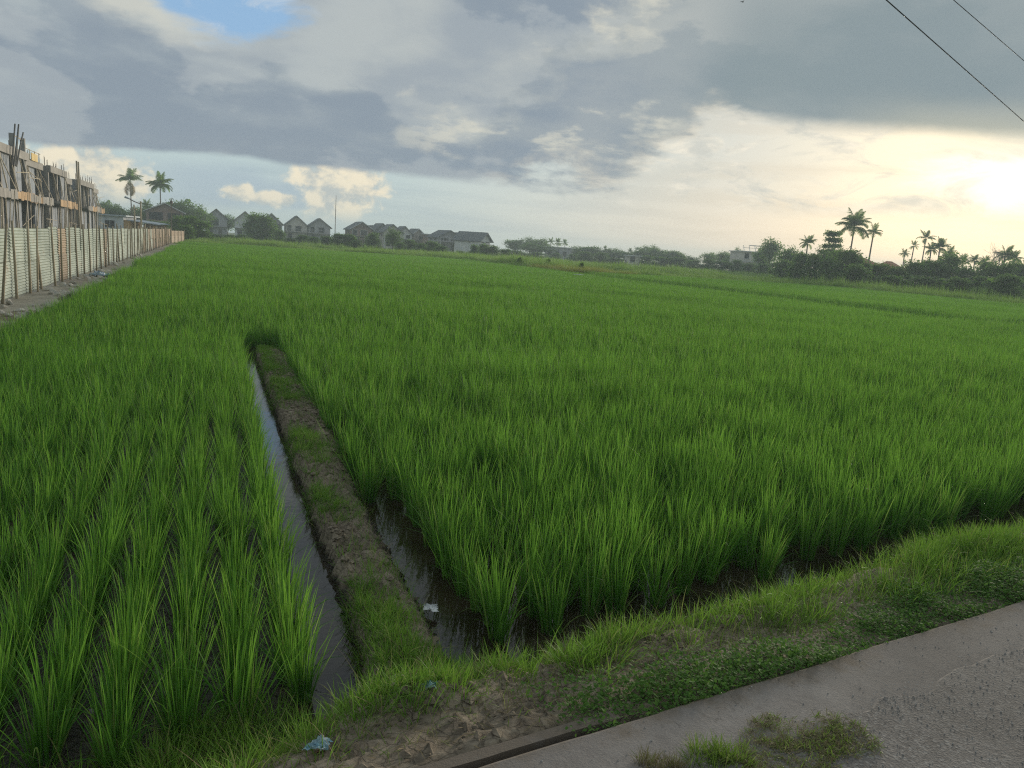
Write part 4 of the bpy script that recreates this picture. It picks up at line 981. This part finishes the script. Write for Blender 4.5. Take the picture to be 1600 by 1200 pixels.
house(757, 200, 5.6, 7.5, 363.5, 3.7, 63, 'w_white', 'r_slate', 'white house with a long level slate ridge beside the railed house', 'wp')
def flat_block(px0, px1, Y, h, dep, wall, label, name='flat_roofed_house', terrace=False, rz=0):
    a = at(px0, hor(px0), Y); b = at(px1, hor(px1), Y); w = b[0] - a[0]
    t = empty(name, (a[0], Y, 0.05), math.radians(rz), label, 'house')
    MB().box(0, w, 0, dep, 0, h).build('wall', M[wall], t)
    MB().box(-0.4, w + 0.4, -0.6, dep + 0.3, h + 0.003, h + 0.22).build('roof_slab', M['trim'], t)
    k = 0.8
    while k < w - 1.4:
        for z0 in ((0.8, 3.7) if h > 5 else (1.0,)):
            wd = MB().box(k, k + 1.1, -0.06, -0.003, z0, z0 + 1.4).build('window', M['glass'], t); MB().box(k - 0.08, k + 1.18, -0.11, -0.061, z0 - 0.1, z0 - 0.002).build('sill', M['trim'], wd)
        k += 2.3
    if terrace:
        MB().box(-0.4, w + 0.4, -1.4, -0.61, 3.0, 3.18).build('balcony', M['trim'], t)
        for x in np.linspace(0.1, w - 0.1, 6): MB().tube([(x, -1.2, h + 0.22), (x, -1.2 + 1.0, h + 1.6)], 0.07, 5).build('terrace_post', M['trim'], t)
        MB().tube([(0, -0.9, h + 1.0), (w, -0.9, h + 1.0)], 0.05, 5).build('terrace_rail', M['trim'], t)
        MB().box(w * 0.35, w * 0.95, 0.5, 3.0, h + 1.6, h + 1.75).build('terrace_roof', M['greyroof'], t)
        for x in (0.0, w * 0.5, w): MB().box(x - 0.12, x + 0.12, -1.35, -1.1, 0, 2.99).build('pillar', M['trim'], t)
    return t
flat_block(660, 688, 222, 4.6, 6, 'w_red', 'low brown flat-roofed house at the end of the terrace')
flat_block(852, 893, 235, 3.5, 7, 'w_grey', 'low pale flat-roofed house among trees beyond the meadow')
flat_block(945, 975, 205, 1.2, 2, 'w_grey', 'long low grey wall block behind the meadow', 'low_block')
flat_block(980, 1001, 190, 2.4, 4, 'w_cream', 'tiny white hut standing at the meadow edge', 'small_hut')
flat_block(1157, 1203, 195, 5.4, 9, 'w_cream', 'two-storey pale house with roof terrace and balcony pillars', 'terrace_house', True, 3)
flat_block(1208, 1225, 175, 1.6, 2, 'w_grey', 'low grey shed wall beside the terrace house', 'low_shed')
def hip(px, Y, w, dep, top_px, label, eave):
    c_ = at(px, hor(px), Y); top = at(px, top_px, Y)[2]; t = empty('red_roofed_house', (c_[0], Y, 0.05), 0.2, label, 'house', 'red-roofed houses behind the right-hand trees'.replace('right-hand ', ''))
    MB().box(-w / 2 + 0.6, w / 2 - 0.6, 0.6, dep - 0.6, 0, eave).build('wall', M['w_cream'], t)
    MB().add([(-w / 2, 0, eave), (w / 2, 0, eave), (w / 2, dep, eave), (-w / 2, dep, eave), (-w * 0.12, dep / 2, top), (w * 0.12, dep / 2, top)],
             [(0, 1, 5, 4), (1, 2, 5), (2, 3, 4, 5), (3, 0, 4), (3, 2, 1, 0)]).build('roof', M['r_red'], t)
    for x in (-w * 0.25, w * 0.1): MB().box(x, x + 1.2, 0.54, 0.597, 1.0, 2.4).build('window', M['glass'], t)
hip(1357, 150, 6.2, 6, 403, 'red tile hipped roof house below the two tallest palms', 3.6)
hip(1402, 152, 5.2, 6, 409, 'smaller red tile roof house beside the slender leaning palm', 3.0)
hip(1497, 160, 4.6, 6, 415.5, 'reddish roof house half hidden between palms and dead tree', 3.0)

# ---------------------------------------------------------------- trees
def crown_mesh(name, seed, ncl, per, rx, rz, cz, leaf, mode='round'):
    rg = np.random.default_rng(seed); C_ = []
    for i in range(ncl):
        if mode == 'tier':
            lv = rg.integers(0, 6); z = 0.35 + lv * 0.11 + rg.normal(0, 0.015); rr = rx * (1.05 - lv * 0.13) * math.sqrt(rg.random()); a = rg.random() * 6.283
            C_.append((rr * math.cos(a), rr * math.sin(a), z, 0.045))
        elif mode == 'shrub':
            a = rg.random() * 6.283; z = rg.random(); rr = rx * math.sqrt(rg.random()) * (1 - 0.55 * z * z); C_.append((rr * math.cos(a), rr * math.sin(a), 0.06 + z * 0.82, 0.075))
        else:
            d_ = rg.normal(0, 1, 3); d_ /= np.linalg.norm(d_); k = rg.random() ** 0.4
            lob = 1 + 0.3 * math.sin(3 * math.atan2(d_[1], d_[0]) + seed) + 0.2 * rg.normal()
            C_.append((d_[0] * rx * k * lob, d_[1] * rx * k * lob, cz + d_[2] * rz * k * (1 + 0.12 * rg.normal()), 0.065))
    C_ = np.array(C_); n = ncl * per; ci = np.repeat(np.arange(ncl), per)
    off = rg.normal(0, 1, (n, 3)) * C_[ci, 3][:, None] * np.array([1.15, 1.15, 0.7 if mode != 'tier' else 0.35])
    c_ = C_[ci, :3] + off; c_[:, 2] = np.maximum(c_[:, 2], 0.02)
    a = rg.random(n) * 6.283; ti = rg.normal(-0.25, 0.55, n); l = 1.45 * leaf * rg.uniform(0.6, 1.3, n)[:, None]
    du = np.stack([np.cos(a) * np.cos(ti), np.sin(a) * np.cos(ti), np.sin(ti)], -1); dv = np.stack([-np.sin(a), np.cos(a), rg.normal(0, 0.5, n)], -1)
    Vt = np.stack([c_ - du * l, c_ - dv * l * 0.5, c_ + du * l, c_ + dv * l * 0.5], 1).reshape(-1, 3)
    tone = np.clip(rg.random(ncl)[ci] * 0.5 + rg.random(n) * 0.42, 0, 1)
    return mk(name, Vt, np.arange(n * 4).reshape(-1, 4), None, np.repeat(tone, 4)), C_
def trunk_mesh(name, C_, seed, r=0.022, fork=0.42, limbs=9):
    rg = np.random.default_rng(seed); mb = MB(); t0 = Vector((rg.normal(0, 0.02), rg.normal(0, 0.02), fork))
    mb.tube([(0, 0, -0.02), (0.006, 0, fork * 0.5), t0], [r * 1.3, r, r * 0.85], 7, False)
    for i in rg.choice(len(C_), min(limbs, len(C_)), False):
        e = Vector(C_[i, :3]); m_ = t0.lerp(e, 0.5) + Vector((0, 0, 0.03)); mb.tube([t0 - Vector((0, 0, 0.04)), m_, e], [r * 0.6, r * 0.4, r * 0.15], 5, False)
    return mb.mesh(name, True)
KIND = {}
for nm, seed, ncl, per, rx, rz, cz, leaf, mode, fk, mt in (
        ('broad', 1, 70, 60, 0.36, 0.30, 0.64, 0.020, 'round', 0.36, 'tree'), ('broad', 2, 70, 60, 0.32, 0.33, 0.62, 0.020, 'round', 0.34, 'tree'), ('broad', 3, 64, 60, 0.40, 0.26, 0.66, 0.021, 'round', 0.40, 'tree'),
        ('tall', 4, 60, 60, 0.21, 0.34, 0.62, 0.017, 'round', 0.34, 'tree'), ('tall', 5, 60, 60, 0.19, 0.30, 0.66, 0.017, 'round', 0.4, 'tree'),
        ('tier', 6, 70, 60, 0.27, 0, 0, 0.017, 'tier', 0.6, 'tree'), ('flat', 7, 46, 60, 0.42, 0.12, 0.84, 0.022, 'round', 0.6, 'tree'),
        ('shrub', 8, 70, 55, 0.42, 0, 0, 0.026, 'shrub', 0.2, 'tree2'), ('shrub', 9, 70, 55, 0.38, 0, 0, 0.026, 'shrub', 0.2, 'tree2'), ('shrub', 10, 70, 55, 0.46, 0, 0, 0.028, 'shrub', 0.15, 'tree2'), ('dark', 11, 80, 60, 0.34, 0, 0, 0.024, 'shrub', 0.2, 'tree')):
    cm, C_ = crown_mesh('crown', seed, ncl, per, rx, rz, cz, leaf, mode); cm.materials.append(M[mt])
    tm = trunk_mesh('trunk', C_, seed, 0.02 if mode != 'tier' else 0.016, fk); tm.materials.append(M['bark'])
    half = np.percentile(np.abs(C_[:, 0]), 92) + 0.06
    KIND.setdefault(nm, []).append((cm, tm, half, C_[:, 2].max() + 0.06))
def tree(px, top_py, Y, wpx, kind, label, cat='tree', group=None, name=None, base=0.0):
    cm, tm, half, hh = KIND[kind][int(rng.integers(len(KIND[kind])))]
    q = at(px, top_py, Y); c_ = at(px, hor(px), Y); h = max(q[2] - base, 0.5) / hh; w = wpx / F * Y / 2 / half
    t = empty(name or ('shrub' if cat == 'shrub' else 'broadleaf_tree'), (c_[0], Y, base), rng.random() * 6.283, label, cat, group); t.scale = (w, w, h)
    link('trunk', tm, None, t); link('crown', cm, None, t); return t
G1 = 'trees behind the gabled houses'; L1 = 'dark broadleaf tree rising behind the site hut and the brown gabled house'
for px, ty, Y, w in ((165, 312, 190, 26), (180, 318, 175, 26), (215, 322, 195, 30), (234, 318, 190, 22), (275, 318, 195, 28)): tree(px, ty, Y, w, 'broad', L1, 'tree', 'trees behind the site hut')
tree(285, 310, 185, 44, 'broad', 'largest rounded dark tree beside the brown gabled house')
tree(305, 322, 190, 36, 'broad', 'dark spreading tree between the largest rounded tree and the grey gabled house')
tree(322, 330, 215, 26, 'broad', 'small dark tree touching the side of the grey gabled house')
tree(356, 334, 245, 24, 'broad', 'round tree showing between the grey and the white-walled gabled house')
L2 = 'bushy green shrub in front of the dense trees at the end of the fence'
for px, ty, Y, w in ((240, 345, 130, 22), (258, 347, 128, 20), (278, 338, 126, 26), (297, 338, 124, 30), (316, 346, 126, 24), (212, 350, 140, 22), (290, 352, 118, 22)): tree(px, ty, Y, w, 'shrub', L2, 'shrub', 'shrubs at the end of the fence')
tree(398, 334, 170, 30, 'dark', 'tall dark shrub clump, its denser half, before the white-walled gabled house', 'shrub')
tree(415, 336, 168, 34, 'dark', 'tall dark shrub clump, its wider half, before the slate gabled house', 'shrub')
L3 = 'low green shrub at the foot of the row of gabled houses'
for px, ty, Y, w in ((335, 368, 150, 26), (360, 370, 152, 26), (378, 364, 150, 24), (437, 362, 160, 20), (455, 370, 155, 22), (475, 365, 158, 24), (492, 368, 150, 22), (512, 370, 158, 20), (530, 366, 150, 24), (546, 370, 150, 26), (556, 378, 140, 20), (640, 375, 150, 24), (660, 378, 150, 24), (677, 378, 145, 26), (690, 385, 140, 24), (720, 392, 140, 20), (742, 384, 145, 18), (772, 384, 150, 22), (790, 388, 150, 22), (700, 392, 132, 20), (625, 380, 140, 20), (575, 381, 145, 20)):
    tree(px, ty + rng.uniform(-4, 3), Y, w * rng.uniform(0.7, 1.05), 'shrub', L3, 'shrub', 'shrubs at the foot of the gabled houses')
tree(582, 364, 150, 20, 'dark', 'upright dark shrub between the red-brown and the white stepped house', 'shrub')
tree(614, 357, 150, 24, 'tall', 'loose upright young tree before the cream house of the terrace')
tree(756, 381, 150, 16, 'dark', 'upright dark shrub before the long-ridged white house', 'shrub')
G4 = 'trees beyond the meadow'; L4 = 'dark broadleaf tree in the far line beyond the meadow'
for px, ty, Y, w in ((805, 377, 250, 31), (828, 375, 255, 28), (846, 374, 250, 28), (835, 384, 230, 48), (905, 385, 245, 33), (925, 387, 240, 31), (958, 388, 240, 28), (978, 392, 235, 26), (1010, 389, 245, 31), (1003, 395, 230, 36), (1035, 391, 235, 33), (1050, 396, 225, 36), (1075, 398, 230, 31), (1108, 395, 230, 26), (1130, 392, 225, 24), (1140, 400, 215, 31)):
    tree(px, ty + rng.uniform(-6, 3), Y, w * rng.uniform(0.75, 1.1), 'broad' if rng.random() < 0.65 else 'tall', L4, 'tree', G4)
tree(917, 386, 238, 17, 'flat', 'flat-topped umbrella tree in the far line by the low pale house')
tree(1021, 383, 232, 14, 'tall', 'narrow square-topped tree above the far line near the tiny hut')
tree(1055, 392, 225, 24, 'broad', 'rounded dome-shaped tree in the far line past the square-topped tree')
tree(1150, 386, 220, 12, 'tall', 'thin loose tree directly before the terrace house roof')
tree(1203, 371, 165, 26, 'tall', 'tall rounded tree close behind the terrace house')
tree(1190, 385, 180, 22, 'broad', 'spreading tree at the back corner of the terrace house')
tree(1232, 385, 150, 34, 'broad', 'broad dark tree between the terrace house and the feathery palm')
tree(1294, 357, 135, 30, 'tier', 'tiered dark tree with layered branches beside the tallest palms', name='tiered_tree')
tree(1290, 388, 125, 40, 'broad', 'broad dark tree at the foot of the tiered tree')
L5 = 'dark green shrub in the dense belt behind the tall meadow grass'
for px, ty, Y, w in ((1228, 405, 130, 44), (1255, 399, 120, 44), (1272, 395, 112, 39), (1300, 397, 108, 46), (1325, 397, 104, 48), (1350, 407, 102, 50), (1378, 411, 100, 50), (1405, 413, 100, 52), (1430, 411, 102, 48), (1455, 413, 104, 50), (1482, 403, 108, 44), (1510, 415, 104, 55), (1535, 411, 108, 48), (1560, 415, 100, 50), (1585, 413, 104, 50), (1612, 413, 104, 55), (1640, 409, 108, 55), (1340, 419, 92, 44), (1390, 423, 92, 44), (1440, 427, 90, 44), (1500, 431, 86, 39), (1575, 433, 84, 44), (1660, 411, 104, 55), (1690, 415, 104, 55)):
    tree(px, ty + rng.uniform(-7, 9), Y, w * rng.uniform(0.65, 0.95), ('dark', 'shrub', 'dark', 'shrub')[int(rng.integers(4))], L5, 'shrub', 'shrub belt behind the tall grass')
L6 = 'low bush in the line below the far trees at the meadow edge'
for px, ty, Y, w in ((806, 390, 200, 29), (822, 392, 200, 29), (840, 393, 200, 27), (868, 395, 205, 23), (896, 394, 200, 27), (915, 396, 195, 29), (938, 398, 195, 29), (962, 400, 192, 27), (1012, 400, 190, 32), (1035, 404, 185, 32), (1060, 403, 185, 32), (1085, 405, 180, 32), (1110, 405, 180, 32), (1130, 406, 175, 32), (1152, 407, 172, 27), (1172, 413, 165, 27), (1195, 413, 160, 27), (1215, 408, 155, 29)):
    tree(px, ty + rng.uniform(-3, 4), Y, w * rng.uniform(0.7, 1.0), 'shrub', L6, 'shrub', 'bushes below the far trees')
for px, ty, by, Y, w, lb in ((813, 402, 412, 92, 9, 'small dark bush on the meadow edge, first of three, towards the long-ridged house'), (858, 404, 414, 88, 8, 'small dark bush on the meadow edge, middle of the three'), (910, 410, 424, 76, 9, 'small dark bush standing in the yellow grass by the white sheet')):
    tree(px, ty, Y, w, 'dark', lb, 'shrub')

# dead tree
def bare(px, top_py, Y, label, seed, wide=1.0):
    rg = np.random.default_rng(seed); q = at(px, top_py, Y); c_ = at(px, hor(px), Y); t = empty('dead_tree', (c_[0], Y, 0), 0, label, 'tree'); H_ = q[2]
    tr = MB(); tr.tube([(0, 0, 0), (0.1, 0, H_ * 0.3), (0.05, 0, H_ * 0.55)], [0.2, 0.16, 0.12], 7, False); tr.build('trunk', M['bare'], t, smooth_=True)
    def br(p_, d_, L, r, lv, mb):
        e = p_ + d_ * L; m_ = p_.lerp(e, 0.5) + Vector(rg.normal(0, 0.06 * L, 3)); mb.tube([p_, m_, e], [r, r * 0.75, r * 0.5], 5, False)
        if lv:
            for k in range(3 if lv > 1 else 2):
                nd = (d_ + Vector(rg.normal(0, 0.55, 3)) * wide + Vector((0, 0, 0.15))).normalized(); br(e if k < 2 else m_, nd, L * rg.uniform(0.5, 0.75), r * 0.5, lv - 1, mb)
    for k in range(5):
        mb = MB(); z0 = H_ * rg.uniform(0.33, 0.55); a = rg.random() * 6.283
        br(Vector((0.06, 0, z0)), Vector((math.cos(a) * 0.6 * wide, math.sin(a) * 0.5, 1)).normalized(), H_ * 0.22, 0.075, 3, mb); mb.build('branch', M['bare'], t, smooth_=True)
bare(1560, 362, 125, 'bare dead tree with forked pale branches behind the palms', 3)
bare(1543, 386, 128, 'smaller bare dead tree beside the large dead tree', 5, 0.7)

# palms
def frond_mesh(seed, droop, n=36):
    rg = np.random.default_rng(seed); pts = []; ang_ = 0.15; p_ = np.array([0.0, 0, 0]); N_ = 14
    for k in range(N_ + 1):
        pts.append(p_.copy()); a = 0.55 - droop * (k / N_) ** 1.25 * 2.0; p_ = p_ + np.array([math.cos(a), 0, math.sin(a)]) / N_
    pts = np.array(pts); Vt = []; T = []; R_ = []
    for sd in (-1, 1):
        for k in range(n):
            t = 0.12 + 0.88 * (k + rg.random() * 0.5) / n; f = t * N_; i = min(int(f), N_ - 1); b = pts[i] + (pts[i + 1] - pts[i]) * (f - i); d_ = pts[i + 1] - pts[i]; d_ /= np.linalg.norm(d_)
            L = 0.32 * math.sin(math.pi * min(0.97, 0.2 + 0.75 * t)) * rg.uniform(0.85, 1.1); e = b + d_ * L * 0.55 + np.array([0, sd * L * 0.75, -L * rg.uniform(0.25, 0.7)])
            m_ = (b + e) / 2 + np.array([0, 0, L * 0.08]); w = d_ * 0.0105; o = len(Vt); Vt += [b - w, b + w, m_ + w * 1.2, m_ - w * 1.2, e]; T += [(o, o + 1, o + 2), (o, o + 2, o + 3), (o + 3, o + 2, o + 4)]; R_ += [rg.random()] * 5
    for k in range(N_):
        o = len(Vt); w = 0.013 * (1 - k / N_ * 0.8); Vt += [pts[k] + [0, -w, 0], pts[k] + [0, w, 0], pts[k + 1] + [0, w, 0], pts[k + 1] + [0, -w, 0]]; T += [(o, o + 1, o + 2), (o, o + 2, o + 3)]; R_ += [0.9] * 4
    me = mk('frond', np.array(Vt), None, np.array(T), np.array(R_)); me.materials.append(M['palm']); return me
FR = [frond_mesh(1, 0.35), frond_mesh(2, 0.65), frond_mesh(3, 0.95), frond_mesh(4, 0.8)]
FRD = FR[2].copy(); FRD.materials.clear(); FRD.materials.append(M['deadfrond'])
def palm(px, top_py, Y, wpx, lean, label, nf=19, dead=0, seed=0, group=None, wind=0.0, kind='coconut_palm'):
    lean = lean * 0.35 - 0.2; rg = np.random.default_rng(500 + seed + int(px)); q = at(px, top_py, Y); Lf = wpx / F * Y / 2 * 1.42; H_ = q[2] - Lf * 0.42
    # crown sits over px; the foot is shifted by the lean
    t = empty(kind, (q[0] - lean, Y, 0.0), 0, label, 'palm tree', group)
    r = 0.15 if H_ > 6 else 0.12; nf = int(nf * 1.25)
    MB().tube([(0, 0, 0), (lean * 0.25, 0, H_ * 0.35), (lean * 0.62, 0, H_ * 0.7), (lean, 0, H_)], [r * 1.45, r, r * 0.85, r * 0.8], 8).build('trunk', M['bark'], t, smooth_=True)
    for k in range(nf):
        el_ = rg.uniform(-0.85, 1.1) if k > 3 else rg.uniform(0.9, 1.4); a = k * 2.399 + rg.normal(0, 0.2)
        me = FR[0] if el_ > 0.9 else FR[1 + int(rg.integers(3))]
        if wind: a = a * (1 - 0.25 * wind) 
        link('frond', me, None, t, (lean, 0, H_), (0, -el_ * 0.75, a), (Lf * rg.uniform(0.85, 1.1),) * 3)
    for k in range(dead):
        link('dead_frond', FRD, None, t, (lean, 0, H_ - 0.1), (0, 1.05 + 0.2 * rg.random(), -0.9 + k * 2.0 + rg.normal(0, 0.3)), (Lf * 1.1,) * 3)
palm(203, 273, 190, 32, -0.3, 'coconut palm with hanging dead yellow fronds beside the brown gabled house', 13, 3, 1)
palm(250, 279, 165, 32, 0.25, 'tall bushy coconut palm before the brown gabled house', 24, 0, 2)
palm(228, 316, 185, 17, 0.1, 'short palm crown showing behind the lamp pole', 16, 0, 3)
palm(1337, 341, 130, 42, 1.0, 'tallest coconut palm with drooping crown above the red hipped roof', 26, 0, 4)
palm(1366, 357, 132, 23, 1.1, 'second tall coconut palm leaning beside the tallest palm', 14, 0, 5)
palm(1263, 374, 140, 22, 0.5, 'feathery mid-height palm between the broad dark tree and the tiered tree', 18, 0, 6)
palm(1414, 393, 170, 14, 0.3, 'short slim palm beside the smaller red roof', 14, 0, 7)
palm(1429, 380, 175, 13, 1.3, 'slender leaning palm with a tiny crown', 10, 0, 8)
palm(1448, 366, 172, 22, 1.0, 'tall windswept palm above the smaller red roof', 13, 0, 9)
palm(1456, 384, 150, 20, 0.4, 'leafy palm half in front of the windswept palm', 18, 0, 10)
palm(1470, 380, 148, 24, 0.5, 'full-crowned palm next to the leafy palm', 20, 0, 11)
palm(1484, 392, 150, 22, 0.3, 'lower full palm beside the full-crowned palm', 20, 0, 12)
palm(1506, 403, 140, 20, 0.2, 'squat palm in front of the reddish roof', 18, 0, 13)
palm(1524, 402, 138, 18, 0.3, 'squat palm between the reddish roof and the smaller dead tree', 18, 0, 14)
palm(1541, 404, 130, 18, 0.2, 'squat palm directly under the smaller dead tree', 16, 0, 15)
palm(1572, 392, 128, 26, 0.3, 'full palm directly beside the large dead tree', 22, 0, 16)
palm(1586, 398, 130, 22, 0.3, 'outermost leafy palm past the large dead tree', 20, 0, 17)
palm(1308, 396, 118, 26, 0.2, 'low palm in the shrub belt below the tiered tree', 18, 0, 18)
palm(1322, 402, 112, 24, 0.2, 'low palm in the shrub belt below the tallest palm', 18, 0, 19)
L7 = 'small palm in the far tree line beyond the meadow'
for px, ty, w in ((861, 375, 12), (872, 376, 12), (883, 377, 11), (852, 380, 12), (930, 387, 6), (934, 387, 6), (946, 386, 7), (985, 390, 8)): palm(px, ty, 240, w, 0.1, L7, 13, 0, 20, 'small palms in the far tree line')

# banana plants
def banana_leaf(seed):
    rg = np.random.default_rng(seed); Vt = []; Q = []; N_ = 9; p_ = np.array([0.0, 0, 0])
    for k in range(N_ + 1):
        t = k / N_; w = 0.15 * math.sin(math.pi * (0.06 + 0.9 * t)) ** 0.6; sg = 0.05 * (1 - t)
        Vt += [p_ + [0, -w, sg - rg.uniform(0, 0.05)], p_, p_ + [0, w, sg - rg.uniform(0, 0.05)]]
        a = 1.1 - 2.0 * t ** 1.2; p_ = p_ + np.array([math.cos(a), 0, math.sin(a)]) / N_
    for k in range(N_):
        for c_ in (0, 1): Q.append((k * 3 + c_, k * 3 + c_ + 1, k * 3 + c_ + 4, k * 3 + c_ + 3))
    me = mk('leaf', np.array(Vt), np.array(Q), None, np.repeat(rg.random(N_ + 1) * 0.6, 3)); me.materials.append(M['tree2']); return me
BL = [banana_leaf(i) for i in range(3)]
L8 = 'banana plant with broad arching leaves before the shrub belt'
for px, ty, Y in ((1385, 424, 92), (1408, 425, 90), (1432, 420, 92), (1452, 424, 90), (1470, 426, 88), (1512, 424, 88), (1532, 422, 90), (1550, 426, 86), (1566, 420, 90), (1590, 424, 90), (1420, 430, 86), (1480, 432, 84), (1345, 420, 94), (1365, 424, 92)):
    q = at(px, ty, Y); h = q[2]; t = empty('banana_plant', (q[0], Y, 0.0), 0, L8, 'banana plant', 'banana plants before the shrub belt')
    MB().tube([(0, 0, 0), (0.04, 0, h * 0.5)], [0.13, 0.08], 7).build('stem', M['tree2'], t)
    for k in range(9): link('leaf', BL[k % 3], None, t, (0.04, 0, h * 0.48), (0, -rng.uniform(-0.25, 0.45), k * 2.4 + rng.normal(0, 0.2)), (h * rng.uniform(0.5, 0.68),) * 3)

# ---------------------------------------------------------------- meadow beyond the paddies
MEA = [tile_mesh('meadow_tile', 2.4, 64, 16, 3, (0.40, 0.95), 0.035, 700 + i, 0.35, 0.35) for i in range(5)]
tu, tv = np.meshgrid(np.arange(6, 190, 2.1), np.arange(-20, 135, 2.1)); tu = tu.ravel() + rng.normal(0, 0.4, tu.size); tv = tv.ravel() + rng.normal(0, 0.4, tv.size)
tx = tu * D[0] + tv * V[0]; ty = tu * D[1] + tv * V[1]
reg = ((tv > 33) & (tu > 67) & (tu < 150)) | ((tv > 61) & (tu < 150)) | ((tu > 99.5) & (tu < 135) & (tv > -3) & (tv <= 33))
ok = reg & wedge(tx, ty, 0.80, 3) & (tx * RN[0] + ty * RN[1] > 6) & (ty < 150)
tx, ty, tu, tv = tx[ok], ty[ok], tu[ok], tv[ok]; n = len(tx)
hh = 0.45 + 0.8 * sst(-0.2, 0.4, fbm(tx, ty, 0.11, 3, 131)); hh = hh * np.where(tu > 99.5, 0.7, 1.0)
hh = hh * (1 - 0.12 * sst(20, 45, tx))
scl3 = np.stack([np.ones(n), np.ones(n), hh * rng.uniform(0.8, 1.25, n)], -1)
mea = scatter('meadow_grass', [(MEA, (tx, ty, np.full(n, 0.0)), scl3, np.stack([np.zeros(n), np.zeros(n), rng.random(n) * 6.28], -1))], M['meadow'])
tag(mea, 'pale yellow-green rough grass beyond the rice', 'grass', kind='stuff')
YEL = [tile_mesh('yellow_tile', 1.6, 36, 16, 3, (0.45, 0.9), 0.03, 800 + i, 0.3, 0.25) for i in range(2)]
yx, yy = [], []
for k in range(70):
    p_ = uv(rng.uniform(63, 74), rng.uniform(31.6, 37)) + rng.normal(0, 0.3, 2); yx.append(p_[0]); yy.append(p_[1])
yx = np.array(yx); yy = np.array(yy); n = len(yx)
yel = scatter('yellow_grass', [(YEL, (yx, yy, np.zeros(n)), scs(n, np.full(n, 0.9)), np.stack([np.zeros(n), np.zeros(n), rng.random(n) * 6.28], -1))], M['yellow'])
tag(yel, 'patch of yellow dry grass at the corner of the field', 'grass', kind='stuff')

# ---------------------------------------------------------------- overhead cables and a bird
M['cable'] = plain('black_cable', (0.02, 0.02, 0.022), (0.035, 0.035, 0.038), 2, 0.6)
def cable(pa, pb, h, label, r, ext=(12, 34)):
    def pt(px, py):
        ry = ray(px, py); t = (h - EYE) / ry[2]; return Vector((ry[0] * t, ry[1] * t, h))
    a = pt(*pa); b = pt(*pb); d_ = (b - a).normalized(); p_ = []
    a2 = a - d_ * ext[0]; b2 = b + d_ * ext[1]
    for k in range(25): p_.append(a2.lerp(b2, k / 24))
    tag(MB().tube(p_, r, 6).build('power_cable', M['cable'], smooth_=True), label, 'cable')
cable((1385, 0), (1600, 190), 6.4, 'thicker black overhead cable crossing the cloud bank lower down', 0.0095)
cable((1490, 0), (1600, 95), 6.6, 'thinner black overhead cable running above the thicker one', 0.0065)
q = at(1160, 3, 40.0)
bd = empty('bird', tuple(q), 0.6, 'small dark bird flying under the grey cloud', 'bird'); bd.scale = (0.45, 0.45, 0.45)
M['bird'] = plain('bird_feather', (0.05, 0.055, 0.06), (0.08, 0.085, 0.09), 9)
MB().tube([(-0.2, 0, 0), (-0.08, 0, 0.0), (0.05, 0, 0.01), (0.17, 0, 0.02), (0.22, 0, 0.02)], [0.015, 0.05, 0.055, 0.035, 0.008], 8).build('body', M['bird'], bd, smooth_=True)
for sg in (-1, 1): MB().add([(-0.05, 0, 0.02), (0.08, 0, 0.02), (0.06, sg * 0.2, 0.09), (-0.02, sg * 0.42, 0.03), (-0.06, sg * 0.2, 0.08)], [(0, 1, 2, 4), (2, 3, 4)]).build('wing', M['bird'], bd)

# ---------------------------------------------------------------- haze
hz, nt = new_mat('haze')
pv = nt.nodes.new('ShaderNodeVolumePrincipled'); pv.inputs['Color'].default_value = (0.68, 0.80, 0.86, 1); pv.inputs['Density'].default_value = 0.0011; pv.inputs['Anisotropy'].default_value = 0.2
ov = nt.nodes.new('ShaderNodeOutputMaterial'); nt.links.new(pv.outputs[0], ov.inputs['Volume'])
tag(MB().box(-990, 990, -990, 990, -1.3, 16.5).build('haze', hz), kind='stuff')
